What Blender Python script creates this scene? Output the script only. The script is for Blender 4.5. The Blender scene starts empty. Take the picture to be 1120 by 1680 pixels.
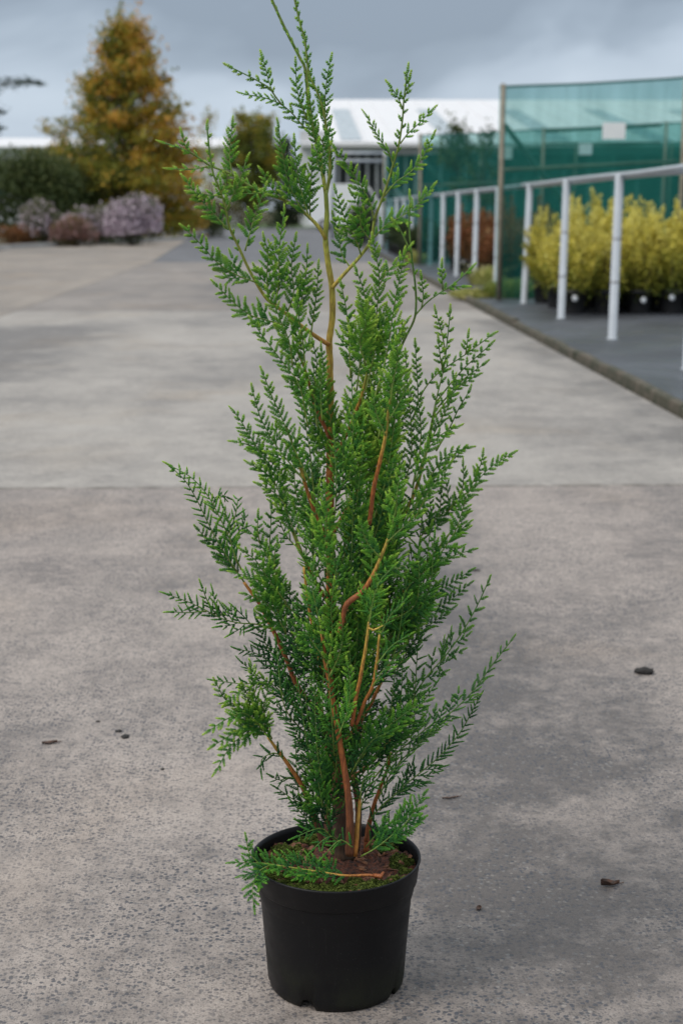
import bpy, math, random
import numpy as np
from mathutils import Vector, noise as mnoise
R = math.radians
PI = math.pi
sc = bpy.context.scene
col = sc.collection

# ------------------------------------------------------------------ camera
F_PX, CAM_H = 2500.0, 1.02                 # focal length in photo pixels (1120 x 1680), eye height
PITCH = math.atan(495 / F_PX)
YAW = -math.atan(78 * math.cos(PITCH) / F_PX)
cam_d = bpy.data.cameras.new('camera')
cam = bpy.data.objects.new('camera', cam_d); col.objects.link(cam)
cam.location = (0, 0, CAM_H)
cam.rotation_euler = (PI / 2 - PITCH, 0, YAW)
cam_d.sensor_fit = 'VERTICAL'; cam_d.sensor_height = 36.0; cam_d.sensor_width = 24.0
cam_d.lens = F_PX / 1680 * 36
cam_d.clip_start = 0.05; cam_d.clip_end = 6000
cam_d.dof.use_dof = True
cam_d.dof.focus_distance = 2.02
cam_d.dof.aperture_fstop = 6.4
cam_d.dof.aperture_blades = 7
sc.camera = cam

# ------------------------------------------------------------------ world: broken overcast
SUN_EL, SUN_AZ = 48, -118          # the veiled sun stands high, left and behind the camera
world = bpy.data.worlds.new('World'); sc.world = world; world.use_nodes = True
wt = world.node_tree; wt.nodes.clear()
def wn(t, **k):
    n = wt.nodes.new(t)
    for a, b in k.items(): setattr(n, a, b)
    return n
def wmath(op, a, b=None, c=None):
    n = wn('ShaderNodeMath', operation=op)
    for i, v in enumerate((a, b, c)):
        if v is None: continue
        if hasattr(v, 'is_output'): wt.links.new(v, n.inputs[i])
        else: n.inputs[i].default_value = v
    return n.outputs[0]
sky = wn('ShaderNodeTexSky', sky_type='NISHITA', sun_disc=False)
sky.sun_elevation = R(SUN_EL); sky.sun_rotation = R(SUN_AZ); sky.air_density = 1.0; sky.dust_density = 2.5
tc = wn('ShaderNodeTexCoord')
nv = wn('ShaderNodeVectorMath', operation='NORMALIZE'); wt.links.new(tc.outputs['Generated'], nv.inputs[0])
sep = wn('ShaderNodeSeparateXYZ'); wt.links.new(nv.outputs[0], sep.inputs[0])
mp = wn('ShaderNodeMapping'); mp.inputs['Scale'].default_value = (1.0, 1.0, 2.1); mp.inputs['Location'].default_value = (3.1, 0.4, 0.62)
wt.links.new(nv.outputs[0], mp.inputs['Vector'])
nz = wn('ShaderNodeTexNoise'); nz.inputs['Scale'].default_value = 4.4; nz.inputs['Detail'].default_value = 4.5
nz.inputs['Roughness'].default_value = 0.46; nz.inputs['Distortion'].default_value = 0.35
wt.links.new(mp.outputs[0], nz.inputs['Vector'])
zc = wmath('MAXIMUM', sep.outputs[2], 0.0)
# cloud bases grow darker a little way above the skyline (paler gap of sky along the horizon)
lift = wn('ShaderNodeMapRange'); lift.inputs['From Min'].default_value = 0.0; lift.inputs['From Max'].default_value = 0.16
lift.inputs['To Min'].default_value = -0.20; lift.inputs['To Max'].default_value = 0.26
wt.links.new(zc, lift.inputs['Value'])
cl = wmath('ADD', nz.outputs[0], lift.outputs[0])
ramp = wn('ShaderNodeValToRGB')
e = ramp.color_ramp.elements
e[0].position = 0.40; e[0].color = (4.55, 5.3, 6.2, 1)
e[1].position = 0.66; e[1].color = (2.15, 2.65, 3.35, 1)
m_ = e.new(0.50); m_.color = (3.8, 4.5, 5.4, 1)
m2 = e.new(0.57); m2.color = (2.75, 3.35, 4.15, 1)
wt.links.new(cl, ramp.inputs[0])
# overcast luminance distribution: brighter towards the zenith
grad = wn('ShaderNodeValToRGB'); g_ = grad.color_ramp.elements      # and whiter where the cloud is thin overhead
g_[0].position = 0.0; g_[0].color = (1, 1, 1, 1); g_[1].position = 1.0; g_[1].color = (5.2, 4.45, 3.6, 1)
q_ = g_.new(0.15); q_.color = (1.12, 1.10, 1.07, 1)
wt.links.new(zc, grad.inputs[0])
mul = wn('ShaderNodeVectorMath', operation='MULTIPLY'); wt.links.new(ramp.outputs[0], mul.inputs[0]); wt.links.new(grad.outputs[0], mul.inputs[1])
mx = wn('ShaderNodeMix', data_type='RGBA'); mx.inputs[0].default_value = 0.90
wt.links.new(sky.outputs[0], mx.inputs[6]); wt.links.new(mul.outputs[0], mx.inputs[7])
bg = wn('ShaderNodeBackground'); bg.inputs['Strength'].default_value = 0.10
wo = wn('ShaderNodeOutputWorld')
wt.links.new(mx.outputs[2], bg.inputs[0]); wt.links.new(bg.outputs[0], wo.inputs[0])

sun_d = bpy.data.lights.new('sun', 'SUN'); sun_d.energy = 1.5; sun_d.angle = R(24); sun_d.color = (1.0, 0.94, 0.86)
sun = bpy.data.objects.new('sun', sun_d); col.objects.link(sun)
_a = R(SUN_AZ); _e = R(SUN_EL)
_sd = Vector((math.sin(_a) * math.cos(_e), math.cos(_a) * math.cos(_e), math.sin(_e)))
sun.rotation_euler = _sd.to_track_quat('Z', 'Y').to_euler()
sun.location = _sd * 30

vs = sc.view_settings
sc.display_settings.display_device = 'sRGB'
vs.view_transform = 'Standard'; vs.look = 'None'; vs.exposure = 0.38; vs.gamma = 1.0; vs.use_curve_mapping = False
sc.cycles.use_denoising = True
sc.cycles.max_bounces = 10; sc.cycles.transparent_max_bounces = 16
sc.cycles.transmission_bounces = 4; sc.cycles.diffuse_bounces = 4

# ------------------------------------------------------------------ pixel -> place
_fw = np.array([-math.sin(YAW) * math.cos(PITCH), math.cos(YAW) * math.cos(PITCH), -math.sin(PITCH)])
_rt = np.array([math.cos(YAW), math.sin(YAW), 0.0]); _up = np.cross(_rt, _fw)
_C = np.array([0, 0, CAM_H])
def ray(x, y): return _fw + _rt * (x - 560) / F_PX + _up * (840 - y) / F_PX
def gp(x, y, z=0.0): r = ray(x, y); return _C + r * ((z - CAM_H) / r[2])
def at(x, y, Y): r = ray(x, y); return _C + r * (Y / r[1])
def bx(px, Y): return at(px, 345, Y)[0]                      # world x of an image column at depth Y
def hz(py, Y): return at(482, py, Y)[2]                      # height of an image row at depth Y

# ------------------------------------------------------------------ materials
def mat_new(name):
    m = bpy.data.materials.new(name); m.use_nodes = True
    nt = m.node_tree; b = nt.nodes['Principled BSDF']
    return m, nt, b
class NT:
    """small node helper"""
    def __init__(s, nt): s.nt = nt
    def n(s, t, inp=None, **k):
        n = s.nt.nodes.new(t)
        for a, b in k.items(): setattr(n, a, b)
        for a, b in (inp or {}).items(): s.set(n.inputs[a], b)
        return n
    def set(s, i, v):
        if hasattr(v, 'is_output'): s.nt.links.new(v, i)
        else: i.default_value = v
    def math(s, op, *v, clamp=False):
        n = s.nt.nodes.new('ShaderNodeMath'); n.operation = op; n.use_clamp = clamp
        for i, x in enumerate(v): s.set(n.inputs[i], x)
        return n.outputs[0]
    def mix(s, f, a, b, mode='MIX'):
        n = s.nt.nodes.new('ShaderNodeMix'); n.data_type = 'RGBA'; n.blend_type = mode
        s.set(n.inputs[0], f); s.set(n.inputs[6], c4(a)); s.set(n.inputs[7], c4(b)); return n.outputs[2]
    def noise(s, vec, scale, detail=4, rough=0.55, dist=0.0):
        n = s.n('ShaderNodeTexNoise', {'Scale': scale, 'Detail': detail, 'Roughness': rough, 'Distortion': dist})
        if vec is not None: s.nt.links.new(vec, n.inputs['Vector'])
        return n.outputs[0]
    def rng(s, v, a, b, c=0.0, d=1.0, smooth=True):
        n = s.n('ShaderNodeMapRange', {'Value': v, 'From Min': a, 'From Max': b, 'To Min': c, 'To Max': d})
        if smooth: n.interpolation_type = 'SMOOTHSTEP'
        return n.outputs[0]
    def ramp(s, v, stops):
        n = s.nt.nodes.new('ShaderNodeValToRGB'); s.set(n.inputs[0], v); e = n.color_ramp.elements
        e[0].position, e[0].color = stops[0][0], c4(stops[0][1]); e[1].position, e[1].color = stops[-1][0], c4(stops[-1][1])
        for p, c in stops[1:-1]: q = e.new(p); q.color = c4(c)
        return n.outputs[0]
    def bump(s, h, strength, dist, b):
        n = s.n('ShaderNodeBump', {'Height': h, 'Strength': strength, 'Distance': dist}); s.nt.links.new(n.outputs[0], b.inputs['Normal'])
def c4(c):
    if hasattr(c, 'is_output'): return c
    return (c[0], c[1], c[2], 1.0)

def mat_concrete(name, light, dark, agg, dark_bands=(), tan=0.0):
    m, nt, b = mat_new(name); h = NT(nt)
    P = h.n('ShaderNodeNewGeometry').outputs['Position']
    big = h.noise(P, 0.55, 6, 0.6, 0.4)
    mpn = h.n('ShaderNodeMapping', {'Vector': P, 'Scale': (1.6, 0.45, 1.0)})
    streak = h.noise(mpn.outputs[0], 1.1, 5, 0.62, 0.3)
    mid = h.noise(P, 5.0, 6, 0.65)
    fine = h.noise(P, 24.0, 6, 0.7)
    f = h.math('ADD', h.math('MULTIPLY', big, 0.55), h.math('MULTIPLY', streak, 0.45))
    f = h.math('ADD', f, h.math('MULTIPLY', h.math('SUBTRACT', mid, 0.5), 0.45))
    f = h.math('ADD', f, h.math('MULTIPLY', h.math('SUBTRACT', fine, 0.5), 0.50))
    f = h.rng(f, 0.20, 0.66)
    sp = h.n('ShaderNodeSeparateXYZ', {'Vector': P})
    for (x0, wdt, k, y0, y1, slope) in dark_bands:               # darker bands along the yard, broken up by noise
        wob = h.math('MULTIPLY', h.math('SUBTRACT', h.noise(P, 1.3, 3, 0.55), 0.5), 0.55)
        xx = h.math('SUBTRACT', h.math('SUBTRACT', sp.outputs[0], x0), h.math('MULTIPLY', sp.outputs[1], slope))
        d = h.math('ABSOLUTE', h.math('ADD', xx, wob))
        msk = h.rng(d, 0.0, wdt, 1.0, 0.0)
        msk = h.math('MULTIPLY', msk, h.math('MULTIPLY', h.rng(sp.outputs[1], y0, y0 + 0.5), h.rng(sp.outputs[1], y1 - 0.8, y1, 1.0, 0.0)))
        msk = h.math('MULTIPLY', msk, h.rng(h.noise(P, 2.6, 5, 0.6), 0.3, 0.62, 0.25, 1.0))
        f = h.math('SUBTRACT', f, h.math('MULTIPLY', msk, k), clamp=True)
    colr = h.mix(f, dark, light)
    tanm = h.rng(h.noise(P, 0.8, 4, 0.6, 0.5), 0.50, 0.72, 0.0, 0.6 + tan)
    colr = h.mix(h.math('MULTIPLY', tanm, 0.55), colr, h.mix(1.0, colr, (1.0, 0.86, 0.68), 'MULTIPLY'))
    # exposed aggregate
    vd = h.n('ShaderNodeVectorMath', {0: P, 1: (0, 0, 0)}, operation='ADD')
    nzc = h.n('ShaderNodeTexNoise', {'Scale': 130.0, 'Detail': 2.0}); nt.links.new(P, nzc.inputs['Vector'])
    vm = h.n('ShaderNodeVectorMath', {0: nzc.outputs['Color'], 1: (0.006, 0.006, 0.006)}, operation='MULTIPLY')
    va = h.n('ShaderNodeVectorMath', {0: P, 1: vm.outputs[0]}, operation='ADD')
    vor = h.n('ShaderNodeTexVoronoi', {'Scale': 135.0, 'Randomness': 1.0}); nt.links.new(va.outputs[0], vor.inputs['Vector'])
    sv = h.n('ShaderNodeSeparateColor', {'Color': vor.outputs['Color']})
    inside = h.rng(vor.outputs['Distance'], 0.30, 0.55, 1.0, 0.0)
    patch = h.rng(h.noise(P, 3.2, 5, 0.65), 0.34, 0.62, 0.45, 1.0)
    dk = h.math('MULTIPLY', h.math('GREATER_THAN', sv.outputs[0], 0.50), inside)
    lt = h.math('MULTIPLY', h.math('GREATER_THAN', sv.outputs[1], 0.84), inside)
    colr = h.mix(h.math('MULTIPLY', h.math('MULTIPLY', dk, patch), 0.93 * agg), colr, (0.052, 0.057, 0.072))
    colr = h.mix(h.math('MULTIPLY', h.math('MULTIPLY', lt, patch), 0.38 * agg), colr, (0.40, 0.37, 0.34))
    vo2 = h.n('ShaderNodeTexVoronoi', {'Scale': 260.0, 'Randomness': 1.0}); nt.links.new(va.outputs[0], vo2.inputs['Vector'])
    s2 = h.n('ShaderNodeSeparateColor', {'Color': vo2.outputs['Color']})
    d2 = h.math('MULTIPLY', h.math('GREATER_THAN', s2.outputs[0], 0.52), h.rng(vo2.outputs['Distance'], 0.3, 0.6, 1.0, 0.0))
    colr = h.mix(h.math('MULTIPLY', h.math('MULTIPLY', d2, patch), 0.72 * agg), colr, (0.072, 0.070, 0.074))
    # grit and pits, smaller than the stones
    grit = h.noise(P, 330.0, 3, 0.75)
    pits = h.rng(h.noise(P, 95.0, 5, 0.7), 0.30, 0.44, 1.0, 0.0)
    colr = h.mix(h.math('MULTIPLY', h.rng(grit, 0.35, 0.68, 0.0, 1.0), 0.42 * (0.4 + 0.6 * agg)), colr, h.mix(1.0, colr, (0.50, 0.49, 0.48), 'MULTIPLY'))
    colr = h.mix(h.math('MULTIPLY', pits, 0.55), colr, (0.075, 0.07, 0.066))
    # dirt lodged along the cross joint
    jd = h.math('ABSOLUTE', h.math('SUBTRACT', sp.outputs[1], 5.64))
    jm = h.math('MULTIPLY', h.rng(jd, 0.0, 0.05, 1.0, 0.0), h.rng(h.noise(P, 9.0, 5, 0.7), 0.36, 0.62))
    colr = h.mix(h.math('MULTIPLY', jm, 0.65), colr, (0.075, 0.066, 0.052))
    # small scattered marks
    spots = h.rng(h.noise(P, 14.0, 3, 0.5), 0.70, 0.78)
    colr = h.mix(h.math('MULTIPLY', spots, 0.35), colr, (0.06, 0.055, 0.05))
    nt.links.new(colr, b.inputs['Base Color'])
    rr = h.rng(f, 0.0, 1.0, 0.52, 0.78)
    nt.links.new(rr, b.inputs['Roughness'])
    b.inputs['Specular IOR Level'].default_value = 0.35
    hh = h.math('ADD', h.math('MULTIPLY', inside, 0.5 * agg), h.math('ADD', h.math('MULTIPLY', grit, 0.8), h.math('MULTIPLY', pits, -0.8)))
    h.bump(hh, 0.55, 0.0022, b)
    return m

def mat_simple(name, c, rough=0.6, var=0.25, scale=20.0, bump=0.0, metal=0.0, spec=0.5, c2=None, detail=5, coord='Object'):
    m, nt, b = mat_new(name); h = NT(nt)
    t = h.n('ShaderNodeTexCoord').outputs[coord]
    nzv = h.noise(t, scale, detail, 0.6)
    lo = c2 if c2 else tuple(x * (1 - var) for x in c)
    colr = h.mix(h.rng(nzv, 0.32, 0.68), lo, c)
    nt.links.new(colr, b.inputs['Base Color'])
    nt.links.new(h.rng(h.noise(t, scale * 2.3, 3), 0.3, 0.7, max(0.05, rough - 0.1), min(1, rough + 0.1)), b.inputs['Roughness'])
    b.inputs['Metallic'].default_value = metal; b.inputs['Specular IOR Level'].default_value = spec
    if bump: h.bump(nzv, 0.6, bump, b)
    return m

def mat_leaf(name, stops, rough=0.45, trans=0.25, spec=0.35, var=0.18):
    m, nt, b = mat_new(name); h = NT(nt)
    a = h.n('ShaderNodeAttribute', attribute_name='age').outputs['Fac']
    colr = h.ramp(a, stops)
    P = h.n('ShaderNodeNewGeometry').outputs['Position']
    v = h.noise(P, 60.0, 2)
    colr = h.mix(h.rng(v, 0.3, 0.7, var, 0.0), colr, h.mix(1.0, colr, (0.45, 0.55, 0.5), 'MULTIPLY'))
    nt.links.new(colr, b.inputs['Base Color'])
    b.inputs['Roughness'].default_value = rough; b.inputs['Specular IOR Level'].default_value = spec
    tr = h.n('ShaderNodeBsdfTranslucent', {'Color': colr})
    ms = h.n('ShaderNodeMixShader', {0: trans})
    nt.links.new(b.outputs[0], ms.inputs[1]); nt.links.new(tr.outputs[0], ms.inputs[2])
    nt.links.new(ms.outputs[0], nt.nodes['Material Output'].inputs[0])
    return m

M = {}
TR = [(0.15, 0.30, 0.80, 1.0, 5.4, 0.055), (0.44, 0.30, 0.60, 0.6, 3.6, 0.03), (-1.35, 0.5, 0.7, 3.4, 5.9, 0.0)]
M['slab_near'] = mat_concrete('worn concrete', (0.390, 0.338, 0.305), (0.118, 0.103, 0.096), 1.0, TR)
M['slab_mid'] = mat_concrete('pale concrete', (0.385, 0.356, 0.325), (0.17, 0.153, 0.140), 0.45,
    [(-2.5, 1.5, 1.3, 9.0, 14.2, 0.0), (1.9, 0.5, 0.6, 6.0, 15.0, 0.0), (0.3, 1.4, 0.5, 12.5, 15.8, 0.0)])
M['slab_far'] = mat_concrete('stained concrete', (0.275, 0.245, 0.222), (0.105, 0.092, 0.084), 0.3, [(-0.4, 1.2, 0.5, 16.2, 26.0, 0.0)])
M['slab_tan'] = mat_concrete('tan concrete', (0.30, 0.262, 0.226), (0.14, 0.118, 0.102), 0.3, (), 0.15)
M['joint'] = mat_simple('joint filler', (0.045, 0.042, 0.038), 0.9, 0.3, 30)
M['asphalt'] = mat_simple('asphalt', (0.125, 0.125, 0.135), 0.75, 0.35, 1.5)
M['soil_bed'] = mat_simple('bed soil', (0.16, 0.10, 0.06), 0.95, 0.5, 2.0, c2=(0.06, 0.075, 0.03))
M['ground'] = mat_simple('rough ground', (0.10, 0.12, 0.05), 0.95, 0.4, 0.3, c2=(0.12, 0.09, 0.06))
M['lawn'] = mat_simple('mown grass', (0.075, 0.13, 0.035), 0.95, 0.35, 1.2)
M['kerb'] = mat_simple('kerb concrete', (0.42, 0.41, 0.40), 0.85, 0.3, 6.0)
M['timber'] = mat_simple('weathered timber', (0.10, 0.082, 0.06), 0.9, 0.5, 9.0, 0.003, c2=(0.03, 0.035, 0.018))
M['wood_pole'] = mat_simple('pale pole wood', (0.27, 0.235, 0.18), 0.8, 0.3, 14.0, 0.002)
M['white_pipe'] = mat_simple('white pipe', (0.405, 0.440, 0.480), 0.38, 0.12, 8.0)
M['white_roof'] = mat_simple('white roof sheet', (0.66, 0.655, 0.67), 0.5, 0.06, 0.5)
M['white_wall'] = mat_simple('white wall panel', (0.60, 0.60, 0.61), 0.55, 0.06, 0.6)
M['skylight'] = mat_simple('grey skylight sheet', (0.40, 0.45, 0.48), 0.3, 0.08, 1.0)
M['shaded_front'] = mat_simple('shaded open front', (0.035, 0.04, 0.045), 0.6, 0.3, 1.0)
M['grey_frame'] = mat_simple('galvanised frame', (0.36, 0.37, 0.39), 0.5, 0.15, 3.0)
M['white_card'] = mat_simple('white card', (0.78, 0.80, 0.82), 0.6, 0.05, 4.0)
M['van_paint'] = mat_simple('white vehicle paint', (0.78, 0.79, 0.80), 0.25, 0.03, 3.0)
M['rubber'] = mat_simple('tyre rubber', (0.02, 0.02, 0.02), 0.8, 0.3, 10.0)
M['glass_dark'] = mat_simple('dark window glass', (0.03, 0.035, 0.04), 0.1, 0.1, 2.0)
M['small_pot'] = mat_simple('black nursery pot', (0.014, 0.014, 0.015), 0.5, 0.3, 9.0)
M['dead_leaf'] = mat_simple('dead leaf', (0.13, 0.06, 0.035), 0.75, 0.5, 60.0, c2=(0.035, 0.02, 0.014))
M['clod'] = mat_simple('dark clod', (0.022, 0.019, 0.018), 0.9, 0.5, 120.0, 0.002)
M['peat'] = mat_simple('peat', (0.105, 0.030, 0.013), 0.95, 0.6, 210.0, 0.005, c2=(0.010, 0.005, 0.004), detail=8)
M['chip'] = mat_simple('bark chip', (0.26, 0.115, 0.055), 0.85, 0.5, 90.0, c2=(0.075, 0.03, 0.016))
def mat_mat():
    m, nt, b = mat_new('woven ground cover'); h = NT(nt)
    P = h.n('ShaderNodeNewGeometry').outputs['Position']
    f = h.rng(h.noise(P, 0.9, 5, 0.6, 0.3), 0.35, 0.66)
    c = h.mix(f, (0.030, 0.033, 0.040), (0.066, 0.072, 0.086))
    c = h.mix(h.math('MULTIPLY', h.rng(h.noise(P, 2.2, 4, 0.6), 0.58, 0.75), 0.5), c, (0.10, 0.095, 0.075))
    nt.links.new(c, b.inputs['Base Color'])
    nt.links.new(h.rng(h.noise(P, 1.7, 4), 0.35, 0.65, 0.36, 0.6), b.inputs['Roughness'])
    wv = h.n('ShaderNodeTexWave', {'Scale': 90.0}); nt.links.new(P, wv.inputs['Vector'])
    h.bump(h.math('ADD', wv.outputs['Fac'], h.noise(P, 6.0)), 0.3, 0.004, b)
    return m
M['mat'] = mat_mat()
def mat_pot():
    m, nt, b = mat_new('black plastic pot'); h = NT(nt)
    t = h.n('ShaderNodeTexCoord').outputs['Object']
    z = h.n('ShaderNodeSeparateXYZ', {'Vector': t}).outputs[2]
    dirt = h.math('MULTIPLY', h.rng(z, 0.0, 0.085, 1.0, 0.0), h.rng(h.noise(t, 16.0, 5, 0.6), 0.36, 0.68))
    sm = h.n('ShaderNodeMapping', {'Vector': t, 'Scale': (1, 1, 0.12)})
    scuff = h.rng(h.noise(sm.outputs[0], 150.0, 4, 0.7), 0.60, 0.75)
    c = h.mix(dirt, (0.0055, 0.0056, 0.0066), (0.016, 0.017, 0.010))
    c = h.mix(h.math('MULTIPLY', scuff, 0.2), c, (0.03, 0.03, 0.03))
    dust = h.rng(h.noise(t, 420.0, 2, 0.5), 0.70, 0.76)
    c = h.mix(h.math('MULTIPLY', dust, 0.35), c, (0.10, 0.095, 0.085))
    nt.links.new(c, b.inputs['Base Color'])
    nt.links.new(h.math('ADD', h.math('MULTIPLY', dirt, 0.25), h.rng(h.noise(t, 30.0, 5, 0.6), 0.3, 0.7, 0.36, 0.54)), b.inputs['Roughness'])
    b.inputs['Specular IOR Level'].default_value = 0.22
    h.bump(h.noise(t, 260.0, 4, 0.6), 0.12, 0.0006, b)
    return m
M['pot'] = mat_pot()
def mat_bark():
    m, nt, b = mat_new('thuja bark'); h = NT(nt)
    a = h.n('ShaderNodeAttribute', attribute_name='age').outputs['Fac']
    t = h.n('ShaderNodeTexCoord').outputs['Object']
    mpn = h.n('ShaderNodeMapping', {'Vector': t, 'Scale': (1, 1, 0.16)})
    fib = h.noise(mpn.outputs[0], 420.0, 5, 0.65)
    a2 = h.math('ADD', a, h.math('MULTIPLY', h.math('SUBTRACT', h.noise(t, 55.0, 3), 0.5), 0.16), clamp=True)
    c = h.ramp(a2, [(0.0, (0.055, 0.036, 0.022)), (0.12, (0.17, 0.060, 0.026)), (0.30, (0.36, 0.105, 0.026)), (0.48, (0.52, 0.21, 0.04)),
                    (0.64, (0.62, 0.42, 0.075)), (0.80, (0.34, 0.38, 0.055)), (1.0, (0.085, 0.21, 0.030))])
    c = h.mix(h.rng(fib, 0.42, 0.62, 0.62, 0.0), c, h.mix(1.0, c, (0.30, 0.26, 0.24), 'MULTIPLY'))
    nt.links.new(c, b.inputs['Base Color']); b.inputs['Roughness'].default_value = 0.6
    h.bump(fib, 0.6, 0.0012, b)
    return m
M['bark'] = mat_bark()
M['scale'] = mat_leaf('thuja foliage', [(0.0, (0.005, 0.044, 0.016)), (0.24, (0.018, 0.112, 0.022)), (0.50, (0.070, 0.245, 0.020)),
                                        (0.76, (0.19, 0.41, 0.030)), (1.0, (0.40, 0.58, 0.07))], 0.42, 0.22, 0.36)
M['moss'] = mat_leaf('moss', [(0.0, (0.018, 0.032, 0.008)), (0.5, (0.075, 0.105, 0.018)), (1.0, (0.20, 0.24, 0.05))], 0.8, 0.1, 0.2)
M['orange_leaf'] = mat_leaf('autumn leaves', [(0.0, (0.065, 0.098, 0.016)), (0.35, (0.23, 0.235, 0.030)), (0.6, (0.50, 0.33, 0.036)), (0.85, (0.62, 0.30, 0.05)), (1.0, (0.68, 0.42, 0.12))], 0.6, 0.3)
M['dark_leaf'] = mat_leaf('dark green leaves', [(0.0, (0.014, 0.028, 0.010)), (0.5, (0.045, 0.075, 0.020)), (1.0, (0.11, 0.13, 0.035))], 0.6, 0.2)
M['brown_leaf'] = mat_leaf('brown leaves', [(0.0, (0.034, 0.042, 0.014)), (0.5, (0.125, 0.100, 0.026)), (1.0, (0.28, 0.15, 0.045))], 0.6, 0.25)
M['conifer_leaf'] = mat_leaf('conifer needles', [(0.0, (0.012, 0.026, 0.018)), (0.5, (0.03, 0.065, 0.035)), (1.0, (0.07, 0.13, 0.06))], 0.6, 0.1)
M['aster_leaf'] = mat_leaf('aster leaves', [(0.0, (0.03, 0.045, 0.018)), (0.5, (0.085, 0.105, 0.04)), (1.0, (0.17, 0.15, 0.06))], 0.7, 0.2)
M['aster_flower'] = mat_leaf('aster flowers', [(0.0, (0.30, 0.21, 0.27)), (0.5, (0.55, 0.44, 0.52)), (1.0, (0.74, 0.64, 0.70))], 0.7, 0.2)
M['pink_flower'] = mat_leaf('rose brown flowers', [(0.0, (0.13, 0.06, 0.045)), (0.5, (0.27, 0.14, 0.12)), (1.0, (0.42, 0.29, 0.30))], 0.7, 0.2)
M['yellow_leaf'] = mat_leaf('golden leaves', [(0.0, (0.075, 0.11, 0.018)), (0.35, (0.32, 0.33, 0.045)), (0.7, (0.66, 0.56, 0.09)), (1.0, (0.80, 0.73, 0.22))], 0.55, 0.3)
M['rust_leaf'] = mat_leaf('rust leaves', [(0.0, (0.05, 0.06, 0.02)), (0.45, (0.17, 0.075, 0.025)), (0.75, (0.30, 0.105, 0.04)), (1.0, (0.36, 0.24, 0.10))], 0.6, 0.3)
M['weed_leaf'] = mat_leaf('weed leaves', [(0.0, (0.085, 0.15, 0.025)), (0.5, (0.27, 0.31, 0.06)), (1.0, (0.50, 0.44, 0.17))], 0.6, 0.3)
M['stem_wood'] = mat_simple('brown stem wood', (0.085, 0.06, 0.04), 0.9, 0.4, 12.0)
def mat_net():
    m, nt, b = mat_new('green windbreak net'); h = NT(nt)
    P = h.n('ShaderNodeNewGeometry').outputs['Position']
    v = h.rng(h.noise(P, 1.6, 4), 0.3, 0.7, 0.0, 1.0)
    c = h.mix(v, (0.012, 0.155, 0.125), (0.018, 0.20, 0.165))
    nt.links.new(c, b.inputs['Base Color']); b.inputs['Roughness'].default_value = 0.6
    tl = h.n('ShaderNodeBsdfTranslucent', {'Color': c})
    m1 = h.n('ShaderNodeMixShader', {0: 0.45}); nt.links.new(b.outputs[0], m1.inputs[1]); nt.links.new(tl.outputs[0], m1.inputs[2])
    tp = h.n('ShaderNodeBsdfTransparent', {'Color': c4((0.60, 0.85, 0.83))})
    fold = h.n('ShaderNodeMapping', {'Vector': P, 'Scale': (3.0, 3.0, 0.35)})
    fk = h.rng(h.noise(fold.outputs[0], 2.2, 4, 0.6), 0.3, 0.7, 0.29, 0.45)
    m2 = h.n('ShaderNodeMixShader', {0: fk}); nt.links.new(tp.outputs[0], m2.inputs[1]); nt.links.new(m1.outputs[0], m2.inputs[2])
    nt.links.new(m2.outputs[0], nt.nodes['Material Output'].inputs[0])
    return m
M['net'] = mat_net()
M['net_edge'] = mat_simple('green net hem', (0.012, 0.11, 0.09), 0.6, 0.2, 6.0)

# ------------------------------------------------------------------ object helpers
def tag(o, label=None, cat=None, group=None, kind=None):
    if label: o['label'] = label
    if cat: o['category'] = cat
    if group: o['group'] = group
    if kind: o['kind'] = kind
    return o
def empty(name, loc=(0, 0, 0), rz=0.0):
    o = bpy.data.objects.new(name, None); col.objects.link(o); o.location = loc; o.rotation_euler = (0, 0, rz)
    o.empty_display_size = 0.1
    return o
def link_mesh(name, me, mat, parent=None, loc=None, rz=None):
    if mat is not None and not me.materials: me.materials.append(mat)
    o = bpy.data.objects.new(name, me); col.objects.link(o)
    if parent is not None: o.parent = parent
    if loc is not None: o.location = loc
    if rz is not None: o.rotation_euler = (0, 0, rz)
    return o
def copy_tree(o, parent=None):
    c = o.copy(); col.objects.link(c); c.parent = parent
    for ch in o.children: copy_tree(ch, c)
    return c

class Acc:
    """numpy accumulator of triangles with a per-vertex 'age' value"""
    def __init__(s): s.V = []; s.F = []; s.A = []; s.n = 0
    def add(s, v, f, a):
        s.V.append(v); s.F.append(f + s.n); s.A.append(a); s.n += len(v)
    def mesh(s, name, smooth=True):
        V = np.concatenate(s.V).astype(np.float32); F = np.concatenate(s.F).astype(np.int32); A = np.clip(np.concatenate(s.A), 0, 1).astype(np.float32)
        me = bpy.data.meshes.new(name)
        me.vertices.add(len(V)); me.vertices.foreach_set('co', V.ravel())
        me.loops.add(F.size); me.loops.foreach_set('vertex_index', F.ravel())
        me.polygons.add(len(F)); me.polygons.foreach_set('loop_start', np.arange(0, F.size, 3, dtype=np.int32))
        me.polygons.foreach_set('loop_total', np.full(len(F), 3, dtype=np.int32))
        me.polygons.foreach_set('use_smooth', np.full(len(F), smooth, dtype=bool))
        at_ = me.attributes.new('age', 'FLOAT', 'POINT'); at_.data.foreach_set('value', A)
        me.update(calc_edges=True)
        return me
    def build(s, name, mat, parent=None, smooth=True, loc=None):
        return link_mesh(name, s.mesh(name, smooth), mat, parent, loc)

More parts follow.
